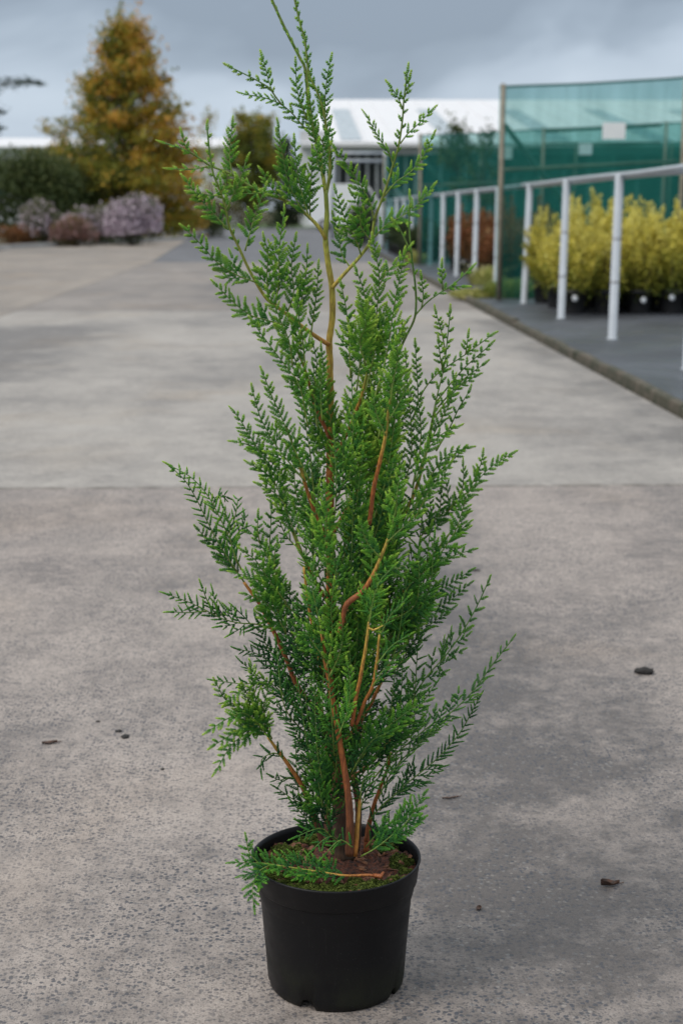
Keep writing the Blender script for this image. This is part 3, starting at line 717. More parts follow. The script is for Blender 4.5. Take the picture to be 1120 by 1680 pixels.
def net_panel(Y, label, xs, top, seed, cards):
    X0 = 2.27; rng = np.random.default_rng(seed)
    b = empty('windbreak_panel', (X0, Y, 0.03)); tag(b, label, 'windbreak', 'green net windbreaks across the beds')
    for i, xx in enumerate(xs):
        a = Acc(); hgt = top + 0.05 * xx + 0.03
        tube(a, [(xx, -.075, -.03), (xx + rng.uniform(-.02, .02), -.078, hgt * .5), (xx + .012 * i, -.075, hgt)], [.028, .026, .024], .5, 10); a.build('post', M['wood_pole'], b)
    a = Acc(); n = 40; X = np.linspace(-.03, xs[-1], n); mz = 14; V = []
    for k in range(mz):
        f = k / (mz - 1)
        for x in X:
            sag = -.010 * abs(math.sin(PI * x / xs[1]))
            V.append([x, .018 * math.sin(x * 3.1 + f * 5) + .012 * math.sin(x * 7 + 2 * f), .02 + f * (top + .05 * x + sag - .02)])
    i = np.arange(mz - 1)[:, None] * n; j = np.arange(n - 1)[None, :]; p = (i + j).ravel()
    a.add(np.array(V), np.concatenate([np.stack([p, p + 1, p + n + 1], 1), np.stack([p, p + n + 1, p + n], 1)]), np.full(len(V), .5))
    net = a.build('net', M['net'], b)
    a = Acc(); tube(a, [(v[0], v[1], v[2] + .004) for v in V[-n:]], .014, .5, 6); a.build('hem', M['net_edge'], net)
    a = Acc(); tube(a, [(X[0] + .055, -0.022, .02), (X[0] + .05, -.022, top)], .018, .5, 6); a.build('hem', M['net_edge'], net)
    a = Acc(); tube(a, [(.05, .11, top * .83), (1.62, .13, -.02)], .03, .5, 8); a.build('brace', M['net_edge'], b)
    a = Acc(); tube(a, [(xs[1] + .04, .09, top + .05 * xs[1] - .02), (xs[2] - .04, .09, top + .05 * xs[2] - .02)], .03, .5, 8); a.build('top_pole', M['wood_pole'], b)
    a = Acc(); tube(a, [(xs[1] + .04, .09, top - .14), (xs[2] - .04, .09, top - .12)], .025, .5, 8); a.build('cross_pole', M['wood_pole'], b)
    a = Acc(); tube(a, [(.05, .10, top * .62), (xs[1], .10, top * .66)], .02, .5, 8); a.build('cross_pole', M['wood_pole'], b)
    for (x, z, w, hh, *bk) in cards:
        yb = bk[0] if bk else -.034
        one_box('card', M['white_card'], b, x - w / 2, x + w / 2, yb, yb + .006, z - hh / 2, z + hh / 2)
TOP = hz(142, 17.1) - .03
net_panel(17.1, 'nearest tall green net windbreak with a white card beside the golden shrubs', [0, 1.98, 3.96, 5.94], TOP, 61, [(bx(1001, 17.1) - 2.27, hz(214, 17.1) - .03, .25, .175), (bx(829, 17.1) - 2.27, hz(250, 17.1) - .03, .15, .13, .1)])
net_panel(28.1, 'second green net windbreak beside the rust leaved potted shrubs', [0, 2.2, 4.4, 6.6, 8.8], TOP, 62, [(bx(956, 28.1) - 2.27, hz(244, 28.1) - .03, .24, .2)])
net_panel(39.2, 'farthest green net windbreak beside the dark potted shrubs', [0, 2.4, 4.8, 7.2, 9.6], TOP, 63, [])

# plants that come up behind the second net
make_tree('young_tree', 'slim young green tree growing behind the second green net', 'tree', (bx(752, 31), 31, .03), hz(203, 31), lambda u: .42 * math.sin(PI * min(1, u * .8 + .15)), 'dark_leaf', 64,
          n_clump=26, leaves_per=44, leaf=.09, clump_r=.2, trunk_r=.03, tint=lambda u, q, th, r: .75 + r.normal(0, .1), crown_base=.45)
make_tree('young_tree', 'lower young green tree beside the slim one behind the second net', 'tree', (bx(792, 32), 32, .03), hz(222, 32), lambda u: .4 * math.sin(PI * min(1, u * .8 + .15)), 'dark_leaf', 65,
          n_clump=22, leaves_per=44, leaf=.09, clump_r=.2, trunk_r=.03, tint=lambda u, q, th, r: .7 + r.normal(0, .1), crown_base=.45)

def nursery_pot_mesh(r=.125, h=.23):
    a = Acc(); lathe(a, [(0, 0), (r * .80, 0), (r * .82, .008), (r * .95, h * .86), (r * 1.02, h * .87), (r * 1.03, h), (r * .97, h), (r * .95, h * .9), (0, h * .9)], 24); return a.mesh('pot')
npm = nursery_pot_mesh(); npm.materials.append(M['small_pot'])
def tag_mesh():
    a = Acc(); n = 12; th = np.linspace(0, 2 * PI, n, endpoint=False)
    V = [[.0, 0, 0]] + [[.027 * math.cos(t), -.006, .030 * math.sin(t)] for t in th] + [[.027 * math.cos(t), .004, .030 * math.sin(t)] for t in th]
    V[0] = [0, -.012, 0]
    F = [[0, 1 + (i + 1) % n, 1 + i] for i in range(n)]
    for i in range(n):
        j = (i + 1) % n; F += [[1 + i, 1 + j, 1 + n + j], [1 + i, 1 + n + j, 1 + n + i]]
    a.add(np.array(V, float), np.array(F), np.full(len(V), .5)); return a.mesh('label_disc')
tgm = tag_mesh(); tgm.materials.append(M['white_card'])
def shrub_mesh(seed, H, w, leaf, n, lo, hi, shoots=26):
    rng = np.random.default_rng(seed); st = Acc(); lv = Acc()
    for i in range(shoots):
        th = rng.uniform(0, 2 * PI); q = math.sqrt(rng.uniform(0, 1)); Lh = H * (1 - .42 * q * q) * rng.uniform(.55, 1.08)
        tip = np.array([w * q * math.cos(th), w * q * math.sin(th), .2 + Lh]); b0 = np.array([.03 * math.cos(th), .03 * math.sin(th), .19])
        mid = b0 * .4 + tip * .6 * np.array([1, 1, .85]) + np.array([rng.normal(0, .02), rng.normal(0, .02), .03])
        tube(st, [b0, mid, tip], [.006, .004, .0015], .5, 4, False)
        k = n // shoots; t = rng.uniform(0.05, 1.05, k) ** .85
        c = ((1 - t)[:, None] ** 2) * b0 + (2 * t * (1 - t))[:, None] * mid + (t ** 2)[:, None] * tip
        c = c + rng.normal(size=(k, 3)) * (.055 * (1.15 - t))[:, None]
        ag = lo + (hi - lo) * np.clip((c[:, 2] - .2) / H, 0, 1) ** .6 + rng.normal(0, .14, k) + rng.normal(0, .08)
        leaves(lv, rng, c, leaf, np.clip(ag, 0, 1), np.array([0, 0, .5]))
    return st.mesh('stem'), lv.mesh('foliage', False)
def shrub_set(name, meshes, leafmat, spots, label_fn, cat, group, tagged=()):
    for sm, lm in meshes:
        if not sm.materials: sm.materials.append(M['stem_wood']); lm.materials.append(M[leafmat])
    rng = random.Random(len(spots) * 7 + len(name))
    for i, (x, y) in enumerate(spots):
        o = empty(name, (x, y, 0.036), rng.uniform(0, 6.28)); tag(o, label_fn(i), cat, group)
        s = rng.uniform(.92, 1.1); 
        pot = link_mesh('pot', npm, None, o)
        sm, lm = meshes[i % len(meshes)]
        a = link_mesh('stem', sm, None, o); b = link_mesh('foliage', lm, None, o)
        a.scale = b.scale = (s, s, s * rng.uniform(.78, 1.22))
        if i in tagged:
            c = link_mesh('label_disc', tgm, None, pot); c.rotation_euler = (R(rng.uniform(-25, 5)), R(rng.uniform(-15, 15)), -o.rotation_euler.z + rng.uniform(-.5, .5))
            ang = -PI / 2 + rng.uniform(-.3, .3) - o.rotation_euler.z
            c.location = (math.cos(ang) * .137, math.sin(ang) * .137, rng.uniform(.11, .17))
ym = [shrub_mesh(70 + i, .66 + .13 * (i % 3), .33, .036, 4600, .10, .92, 40) for i in range(5)]
ORD = ['first', 'second', 'third', 'fourth', 'fifth', 'sixth', 'seventh', 'eighth', 'ninth', 'tenth']
sp = []; tg = set(); yl = []
for r_, yy in enumerate((14.82, 15.28, 15.74, 16.2, 16.62)):
    for i in range(5):
        x = 2.71 + .315 * i + (0.12 if r_ % 2 else 0)
        if x < .27 * yy + .1:
            disc = r_ == 0 and i in (0, 2, 3)
            if disc: tg.add(len(sp))
            sp.append((x, yy)); yl.append('golden potted shrub%s, %s from the rail, %s' % (' with a white disc' if disc else '', ORD[i], 'row facing the mat' if r_ == 0 else ORD[r_] + ' row back from the mat'))
def ylab(i): return yl[i]
shrub_set('golden_shrub', ym, 'yellow_leaf', sp, ylab, 'potted shrub', 'golden potted shrubs behind the white rail', tg)
om = [shrub_mesh(80 + i, .62 + .06 * (i % 3), .22, .055, 1500, .2, .75) for i in range(3)]
sp2 = [(2.74 + .36 * i + .1 * (j % 2), 21.6 + .55 * j) for j in range(10) for i in range(3)]
shrub_set('rust_shrub', om, 'rust_leaf', sp2, lambda i: 'rust leaved potted shrub, %s row behind the nearest net, %s from the rail' % (ORD[i // 3], ORD[i % 3]), 'potted shrub', 'rust potted shrubs between the nets', {0, 6, 12, 18})
dm = [shrub_mesh(90 + i, .50, .22, .05, 1300, .1, .45) for i in range(2)]
sp3 = [(2.34 + .38 * i + .1 * (j % 2), 30.5 + .8 * j) for j in range(9) for i in range(3)]
shrub_set('dark_shrub', dm, 'dark_leaf', sp3, lambda i: 'dark green potted shrub, %s row behind the second net, %s from the rail' % (ORD[i // 3], ORD[i % 3]), 'potted shrub', 'dark green potted shrubs near the farthest net', {0, 6, 15})
# weeds at the corner of the mat and a tipped pot
def weeds(label, loc, rx, ry, H, n, seed, lo, hi):
    rng = np.random.default_rng(seed); a = Acc()
    th = rng.uniform(0, 2 * PI, n); q = np.sqrt(rng.uniform(0, 1, n))
    b = np.stack([rx * q * np.cos(th), ry * q * np.sin(th), np.zeros(n)], 1)
    hh = H * (1 - .6 * q * q) * rng.uniform(.35, 1.1, n)
    lean = rng.normal(size=(n, 2)) * .6 + np.stack([np.cos(th), np.sin(th)], 1) * .4
    m = b + np.stack([lean[:, 0] * hh * .4, lean[:, 1] * hh * .4, hh * .75], 1); t = b + np.stack([lean[:, 0] * hh * 1.1, lean[:, 1] * hh * 1.1, hh * .95], 1)
    wv = np.stack([-np.sin(th), np.cos(th), np.zeros(n)], 1) * .009 * rng.uniform(.6, 1.6, (n, 1))
    V = np.stack([b - wv, b + wv, m - wv * .9, m + wv * .9, t], 1).reshape(-1, 3); k = np.arange(n)[:, None] * 5
    F = np.concatenate([k + np.array(x) for x in ([0, 1, 3], [0, 3, 2], [2, 3, 4])])
    ag = np.clip(rng.uniform(lo, hi, n), 0, 1); a.add(V, F, np.repeat(ag, 5))
    a_root = empty('weed_clump', loc); tag(a_root, label, 'weeds')
    a.build('blade', M['weed_leaf'], a_root, False)
    l2 = Acc(); p = b[: n // 3] + np.stack([np.zeros(n // 3), np.zeros(n // 3), hh[: n // 3] * .8], 1); leaves(l2, rng, p, .05, np.clip(rng.uniform(lo, hi, n // 3), 0, 1), np.array([0, 0, .8]))
    l2.build('foliage', M['weed_leaf'], a_root, False)
p = gp(838, 492); weeds('bright yellow green weed clump at the foot of the nearest net', (p[0], p[1], .036), .34, .40, .24, 1100, 101, .15, .75)
p = gp(772, 490); weeds('straw coloured flat weeds spilling over the timber edging', (p[0], p[1] - .1, .034), .26, .55, .10, 700, 102, .5, 1.0)
p = gp(800, 472); weeds('pale dry weed tuft behind the tipped black pot', (p[0] - .02, p[1], .036), .22, .3, .30, 420, 103, .55, 1.0)
p = gp(690, 436); weeds('small straw yellow weed tuft at the foot of the second net', (p[0] - .1, p[1], .036), .2, .25, .3, 300, 104, .5, 1.0)
tp_ = empty('tipped_pot', tuple(gp(789, 470) + np.array([0, 0, .13]))); tag(tp_, 'empty black nursery pot lying on its side among the pale weeds', 'pot')
o = link_mesh('pot', npm, None, tp_); o.rotation_euler = (R(88), 0, R(30)); o.location = (0, .1, 0)

# ================================================================== THE POTTED CONIFER
BX, BY = gp(551, 1606)[:2]
Y0 = BY
plant = empty('potted_conifer', (BX, BY, 0.0))
tag(plant, 'tall feathery green conifer in a black plastic pot on the concrete', 'potted conifer')
PH = 0.178
def pot_body():
    a = Acc(); sides = 96; th = np.arange(sides) * 2 * PI / sides
    prof = [(0.0, .010), (.074, .010), (.080, .003), (.0875, .0), (.0905, .004), (.0918, .012), (.0945, .05), (.0985, .10), (.1025, .1425), (.1035, .1455)]
    V = []
    for (r, z) in prof:
        for t in th:
            zz = z
            if z <= .012:                       # moulded feet: notches cut into the bottom rim
                for t0, wd in ((-2.02, .115), (-.62, .07), (.6, .115), (2.0, .115), (3.3, .07)):
                    d = abs((t - t0 + PI) % (2 * PI) - PI)
                    if d < wd and r > .076: zz = max(z, .0125 - .0005 * (z < .012) + .003 * (1 - d / wd))
            V.append([r * math.cos(t), r * math.sin(t), zz])
    n = len(prof); i = np.arange(n - 1)[:, None] * sides; j = np.arange(sides)[None, :]; j2 = (j + 1) % sides
    p, q, s, t = (i + j).ravel(), (i + j2).ravel(), (i + sides + j2).ravel(), (i + sides + j).ravel()
    a.add(np.array(V), np.concatenate([np.stack([p, q, s], 1), np.stack([p, s, t], 1)]), np.full(len(V), .5))
    pot = a.build('pot', M['pot'], plant)
    a = Acc(); lathe(a, [(.1034, .1452), (.1068, .1462), (.1082, .1480), (.1112, .1735), (.1128, .1765), (.1126, .1785), (.1112, .1790), (.1098, .1780), (.1085, .172), (.1040, .135), (.100, .12)], 96)
    a.build('rim', M['pot'], pot)
pot_body()
def soil():
    a = Acc(); rng = np.random.default_rng(7); nr, ns = 36, 110; V = [[0, 0, .168]]
    hgt = lambda x, y: .1605 + .0065 * mnoise.noise(Vector((x * 22, y * 22, 3))) + .0060 * mnoise.noise(Vector((x * 75, y * 75, 8))) + .0055 * mnoise.noise(Vector((x * 190, y * 190, 1))) + .008 * math.exp(-(x * x + y * y) / .0012)
    V[0] = [0, 0, hgt(0, 0)]
    for i in range(1, nr + 1):
        r = .1063 * i / nr
        for k in range(ns):
            t = 2 * PI * k / ns; V.append([r * math.cos(t), r * math.sin(t), hgt(r * math.cos(t), r * math.sin(t))])
    F = [[0, 1 + k, 1 + (k + 1) % ns] for k in range(ns)]
    for i in range(nr - 1):
        for k in range(ns):
            p = 1 + i * ns + k; q = 1 + i * ns + (k + 1) % ns; F += [[p, p + ns, q + ns], [p, q + ns, q]]
    a.add(np.array(V), np.array(F), np.full(len(V), .5)); so = a.build('soil', M['peat'], plant)
    # moss cushions
    spots = [(-.035, -.082, .026), (.0, -.088, .022), (.045, -.080, .026), (.062, -.066, .020), (-.072, -.055, .022), (-.085, -.02, .018), (-.062, .05, .02), (-.078, .028, .018), (.082, -.045, .014),
             (.09, .01, .018), (.07, .06, .02), (-.03, .085, .02), (-.01, -.068, .015), (.025, -.062, .014), (-.055, -.075, .018), (.095, -.02, .012), (-.095, .012, .012), (-.045, .03, .014)]
    for (x, y, r) in spots:
        m = Acc(); n = int(1500 * (r / .02) ** 2)
        th = rng.uniform(0, 2 * PI, n); q = np.sqrt(rng.uniform(0, 1, n)); rad = r * q * (1 + .25 * np.sin(3 * th + x * 90))
        px, py = x + rad * np.cos(th) * 1.25, y + rad * np.sin(th) * .8
        ok = px ** 2 + py ** 2 < .1045 ** 2; px, py, q = px[ok], py[ok], q[ok]; n = len(px)
        if n < 5: continue
        bz = np.array([hgt(u, v) for u, v in zip(px, py)]); dome = r * .33 * (1 - q ** 2) + .0012 * rng.uniform(0, 1, n)
        c = np.stack([px, py, bz + dome], 1)
        ag = np.clip(.28 + .35 * dome / (r * .33) + rng.normal(0, .16, n), 0, 1)
        leaves(m, rng, c, .0034, ag, np.array([0, 0, .6]), .5)
        # the cushion under the tips
        g = []; gF = []; kk = 22
        g.append([x, y, hgt(x, y) + r * .30])
        for ii in (1, 2, 3):
            for k in range(kk):
                t = 2 * PI * k / kk; rr = r * ii / 3 * (1 + .25 * math.sin(3 * t + x * 90)); u, v = x + rr * math.cos(t) * 1.25, y + rr * math.sin(t) * .8
                s = min(1, .104 / max(1e-6, math.hypot(u, v))); u *= s; v *= s
                g.append([u, v, hgt(u, v) + r * .30 * (1 - (ii / 3) ** 2) - .0005])
        gF += [[0, 1 + k, 1 + (k + 1) % kk] for k in range(kk)]
        for ii in range(2):
            for k in range(kk):
                p = 1 + ii * kk + k; q_ = 1 + ii * kk + (k + 1) % kk; gF += [[p, p + kk, q_ + kk], [p, q_ + kk, q_]]
        m.add(np.array(g), np.array(gF), np.full(len(g), .12))
        m.build('moss_cushion', M['moss'], so, False)
    # bark chips and bits of dry leaf
    for i in range(150):
        t, r = rng.uniform(0, 2 * PI), .1 * math.sqrt(rng.uniform(.04, 1)); x, y = r * math.cos(t), r * math.sin(t); z = hgt(x, y)
        L, w, h_ = rng.uniform(.004, .013), rng.uniform(.0015, .004), rng.uniform(.001, .0025)
        c = Acc(); V = np.array([[-L, -w, 0], [L, -w * .6, 0], [L, w, 0], [-L, w * .5, 0], [-L * .8, -w * .8, h_], [L * .9, -w * .5, h_ * 1.4], [L * .7, w * .8, h_], [-L * .9, w * .4, h_ * .7]])
        V += rng.normal(0, .0005, V.shape); c.add(V, BOXF, np.full(8, .5))
        o = c.build('bark_chip', M['chip'], so, False); o.location = (x, y, z - .0004); o.rotation_euler = (rng.normal(0, .35), rng.normal(0, .35), rng.uniform(0, 6.28))
    return hgt
hgt = soil()

# ---- scale-leaf twigs (x = along, y = lateral, z = face normal), unit = metres
def leaf_proto(base, tip, wid, thk, nrm=np.array([0, 0, 1.0])):
    base, tip = np.array(base, float), np.array(tip, float); d = unit(tip - base); s = unit(np.cross(nrm, d)); L = np.linalg.norm(tip - base)
    mid = base + d * L * .50
    V = np.array([base, mid + s * wid, mid + nrm * thk, mid - s * wid, mid - nrm * thk, tip])
    F = np.array([[0, 1, 2], [0, 2, 3], [0, 3, 4], [0, 4, 1], [5, 2, 1], [5, 3, 2], [5, 4, 3], [5, 1, 4]])
    return V, F
def twig_proto(n, style, seed):
    rng = np.random.default_rng(seed); Vs, Fs, As = [], [], []; k = 0
    pitch = .0026 if style == 's' else .0027
    L = n * pitch
    for i in range(n):
        t = i / n; x = i * pitch
        if style == 's': reach, fwd, wd = .00285 * (1 - .62 * t ** 1.4) * (0.80 + .3 * min(1, t * 4)), .0038, .00098 * (1 - .15 * t)
        else: reach, fwd, wd = .00150 * (1 - .6 * t ** 1.5), .0038, .00100 * (1 - .35 * t)
        for s in (-1, 1):
            V, F = leaf_proto((x, 0, 0), (x + fwd * rng.uniform(.85, 1.15), s * reach * rng.uniform(.85, 1.2), rng.normal(0, .0003)), wd * rng.uniform(.9, 1.15), .0008)
            Vs.append(V); Fs.append(F + k); k += len(V); As.append(np.clip(V[:, 0] / L, 0, 1) * .85 + np.array([0, 0, .03, 0, 0, .16]))
        if True:                            # facial leaves ride the middle of the twig
            V, F = leaf_proto((x - .0004, 0, .0002), (x + fwd * 1.5, 0, .0006), .00085, .0007); Vs.append(V); Fs.append(F + k); k += len(V); As.append(np.clip(V[:, 0] / L, 0, 1) * .85)
    # growing tip
    V, F = leaf_proto((L - .0012, 0, 0), (L + .0028, 0, 0), .00095 if style == 's' else .0007, .0007); Vs.append(V); Fs.append(F + k); As.append(np.array([.85, .9, .95, .9, .9, 1.1]))
    return np.concatenate(Vs), np.concatenate(Fs), np.concatenate(As), L
PROTO = {(st, n, v): twig_proto(n, st, n * 10 + v + (500 if st == 'n' else 0)) for st in 'sn' for n in range(2, 13) for v in range(3)}
UP = np.array([0, 0, 1.0]); TOCAM = np.array([0, -1.0, .35])
def put_twig(acc, p, d, nrm, L, style, age, rng, tipk):
    pitch = .0026 if style == 's' else .0027
    n = int(np.clip(round(L / pitch), 2, 12)); V, F, A, L0 = PROTO[(style, n, rng.integers(3))]
    d = unit(d); b = unit(np.cross(nrm, d)); z = np.cross(d, b)
    k = L / L0
    V = V * np.array([k, (0.9 + .2 * rng.random()) * min(1.25, max(.8, L / .0145)), 1.0])
    bend = rng.normal(0, 5.0); V = V + np.outer(V[:, 0] ** 2 * bend, [0, 1, 0]) + np.outer(V[:, 0] ** 2 * rng.normal(0, 4.0), [0, 0, 1])
    acc.add(p + V @ np.array([d, b, z]), F, age + A ** 1.35 * tipk * 1.25)
def resample(pts, ds):
    pts = np.asarray(pts, float)
    # smooth a little (Catmull-Rom)
    P = np.concatenate([[2 * pts[0] - pts[1]], pts, [2 * pts[-1] - pts[-2]]]); out = []
    for i in range(1, len(P) - 2):
        for t in np.linspace(0, 1, 8, endpoint=False):
            a, b, c, d = P[i - 1], P[i], P[i + 1], P[i + 2]
            out.append(.5 * (2 * b + (c - a) * t + (2 * a - 5 * b + 4 * c - d) * t * t + (3 * b - a - 3 * c + d) * t ** 3))
    out.append(pts[-1]); out = np.array(out); s = np.concatenate([[0], np.cumsum(np.linalg.norm(np.diff(out, axis=0), axis=1))])
    L = s[-1]; n = max(3, int(L / ds) + 1); q = np.linspace(0, L, n)
    return np.stack([np.interp(q, s, out[:, k]) for k in range(3)], 1), L
def frond(acc, pts, nrm, wlat, style, rng, t0=0.0, age=.3, tipk=.35, level=0, axis=True, spread=1.0, dens=1.0):
    P, L = resample(pts, .002); n = len(P); T = np.gradient(P, axis=0); T /= np.linalg.norm(T, axis=1)[:, None]
    if axis: tube(acc, P[::3] if n > 8 else P, np.linspace(.0011 if level == 0 else .0008, .0006, len(P[::3] if n > 8 else P)), age + .08, 4, False)
    sp = (.0040 if style == 's' else .0046) / dens
    s = t0 * L + rng.uniform(0, sp); side = 1 if rng.random() < .5 else -1
    while s < L - .003:
        u = s / L; i = min(n - 1, int(u * (n - 1))); t = T[i]
        N = unit(nrm - t * (nrm @ t)); B = np.cross(N, t)
        rise = min(1.0, .45 + (u - t0) * 3.5); fall = (1 - u) ** .62
        ll = (wlat * rise * fall + .004) * rng.uniform(.72, 1.18)
        ll = min(ll, (L - s) * 1.15 + .006)
        ang = R(rng.uniform(31, 56) * spread) * (1.0 if level == 0 else .92)
        d = t * math.cos(ang) + side * B * math.sin(ang) + N * rng.normal(0, .09) + UP * .10
        d = unit(d); ag = age - .05 + .12 * u + rng.normal(0, .05)
        if ll > .0195 and level < 2:
            e = unit(d + t * .30 + UP * .15)
            path = [P[i], P[i] + d * ll * .45, P[i] + d * ll * .45 + e * ll * .55]
            n2 = unit(N + B * rng.normal(0, .22) + t * rng.normal(0, .12))
            frond(acc, path, n2, float(np.clip(ll * .46, .006, .017)), style, rng, .08, ag, tipk, level + 1, True, spread * rng.uniform(.85, 1.1), max(dens, .95))
        else:
            put_twig(acc, P[i] + d * .0004, d, unit(N + rng.normal(0, .16, 3)), max(.005, ll), style, ag, rng, tipk * rng.uniform(.75, 1.1))
        side = -side if rng.random() < .93 else side; s += sp * rng.uniform(.65, 1.4)
    put_twig(acc, P[-2], T[-1], unit(nrm), .012 if style == 's' else .014, style, age + .12, rng, tipk * 1.1)

PXM = 1.96 / F_PX                                  # metres per photo pixel at the plant
OFF = np.array([BX, BY, 0.0])
def path3(pts, d0, d1):
    n = len(pts); return [at(x, y, Y0 + d0 + (d1 - d0) * i / (n - 1)) - OFF for i, (x, y) in enumerate(pts)]
rngp = np.random.default_rng(2024)
NB = [0]
def branch(pts, w=20, style='s', d0=0., d1=0., r=(1.6, .7), bark=(.8, 1.0), t0=.1, age=.3, tipk=.42, tilt=.3, p3=None, spread=1.0, nrm=None, dens=1.0):
    P = p3 if p3 is not None else path3(pts, d0, d1)
    age += .03
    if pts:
        my = sum(p[1] for p in pts) / len(pts); age += .05 if my < 620 else (.02 if my < 850 else -.02)  # lower sprays darker: older leaves, and some shade put into the colour
    if r[0] < 2.2: bark = (max(bark[0], .9), max(bark[1], .97)); r = (min(r[0], 1.35) * .85, r[1] * .9)
    w *= 1.12
    Q, L = resample(P, .006); n = len(Q)
    ff = np.linspace(0, 1, n); a = Acc(); tube(a, Q, (r[0] + (r[1] - r[0]) * ff ** .65) * .001, bark[0] + (bark[1] - bark[0]) * ff ** .6, 7)
    b = a.build('branch', M['bark'], plant)
    N = unit(TOCAM + rngp.normal(0, tilt, 3)) if nrm is None else nrm
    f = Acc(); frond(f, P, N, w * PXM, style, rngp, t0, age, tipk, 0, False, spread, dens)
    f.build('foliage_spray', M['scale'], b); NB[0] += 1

# main stem and the second stems that show as bare bark
def stem(pts, rad, bark, d0=0., d1=0., sides=12, name='stem'):
    Q, L = resample(path3(pts, d0, d1), .006); n = len(Q)
    Q = Q + np.array([[mnoise.noise(Vector((k * .21, 1, 0))) * .0006, 0, mnoise.noise(Vector((k * .21, 7, 0))) * .0006] for k in range(n)])
    a = Acc(); f = np.linspace(0, 1, n)
    tube(a, Q, np.interp(f, np.linspace(0, 1, len(rad)), rad) * .001 * np.array([1 + .16 * mnoise.noise(Vector((k * .75 + pts[0][0], 3, 0))) for k in range(n)]), np.interp(f, np.linspace(0, 1, len(bark)), bark), sides)
    return a.build(name, M['bark'], plant)
stem([(566, 1408), (562, 1360), (556, 1300), (549, 1200), (545, 1100), (543, 1000), (541, 850), (542, 700), (541, 600), (540, 562), (545, 520), (544, 470), (537, 425), (534, 390), (536, 350), (534, 312)],
     [14.5, 12.5, 10, 8.5, 7.6, 7.0, 6.6, 6.0, 5.6, 5.4, 5.0, 4.4, 4.0, 3.8, 3.3, 2.6], [0, .02, .10, .24, .26, .27, .28, .29, .34, .40, .52, .60, .64, .70, .78, .9], .02, 0, 16, 'trunk')
stem([(573, 1402), (574, 1350), (569, 1290), (556, 1210), (545, 1145), (534, 1085), (528, 1040)], [6.0, 5.0, 4.2, 3.7, 3.4, 2.9, 2.0], [.10, .14, .22, .33, .36, .38, .4], -.05, -.095)
stem([(582, 1404), (585, 1370), (588, 1335), (590, 1310)], [3.2, 3.2, 2.8, 1.8], [.40, .50, .58, .5], -.05, -.052)
stem([(556, 1040), (563, 1008), (570, 990), (592, 972), (608, 950), (622, 920), (632, 896), (641, 868)], [3.2, 3.0, 3.6, 3.1, 2.5, 2.1, 1.8, 1.3], [.26, .26, .22, .30, .44, .62, .66, .74], -.10, -.13)
stem([(577, 1190), (583, 1150), (591, 1110), (600, 1060), (605, 1020)], [2.5, 2.4, 2.2, 1.9, 1.4], [.30, .40, .50, .60, .64], -.09, -.14)
stem([(584, 1188), (598, 1152), (611, 1125), (618, 1085), (622, 1042)], [2.3, 2.2, 2.0, 1.8, 1.2], [.28, .36, .46, .55, .62], -.09, -.14)
stem([(604, 1030), (612, 1034), (628, 1026)], [1.2, 1.1, .8], [.6, .66, .72], -.14, -.14)
stem([(605, 860), (614, 795), (624, 752), (632, 715), (637, 672), (640, 655)], [3.0, 2.8, 2.5, 2.1, 1.7, 1.2], [.26, .30, .34, .58, .68, .76], -.06, -.125)
stem([(552, 1180), (545, 1110), (540, 1060), (538, 1000), (538, 940)], [2.6, 2.5, 2.3, 2.0, 1.5], [.26, .28, .3, .32, .36], -.05, -.08)
stem([(530, 1388), (512, 1330), (497, 1292), (478, 1262), (455, 1230), (440, 1210)], [4.2, 4.0, 3.6, 3.0, 2.4, 1.8], [.06, .10, .20, .36, .48, .6], -.02, -.05)
stem([(540, 1190), (505, 1150), (485, 1120), (470, 1082), (452, 1042), (435, 1008), (420, 982), (400, 955)], [4.0, 3.6, 3.3, 3.0, 2.8, 2.6, 2.3, 1.9], [.12, .18, .24, .26, .27, .29, .33, .5], 0, -.03)
stem([(600, 1398), (602, 1370), (606, 1345)], [3.6, 3.3, 2.6], [.24, .28, .3], .01, .01)
stem([(600, 1380), (612, 1325), (624, 1290), (635, 1262), (641, 1235)], [3.0, 2.8, 2.5, 2.1, 1.6], [.22, .28, .34, .42, .5], .0, -.02)
stem([(532, 1120), (515, 1040), (505, 985), (498, 930)], [2.2, 2.0, 1.8, 1.4], [.34, .42, .5, .6], -.05, -.08)
stem([(540, 1390), (537, 1330), (541, 1270), (532, 1200), (520, 1140)], [5.5, 5.0, 4.4, 3.8, 3.0], [.02, .05, .12, .2, .24], .04, .05)
stem([(584, 1396), (588, 1330), (580, 1260), (590, 1190), (600, 1120)], [5.0, 4.6, 4.2, 3.6, 2.8], [.04, .08, .16, .24, .26], .05, .06)

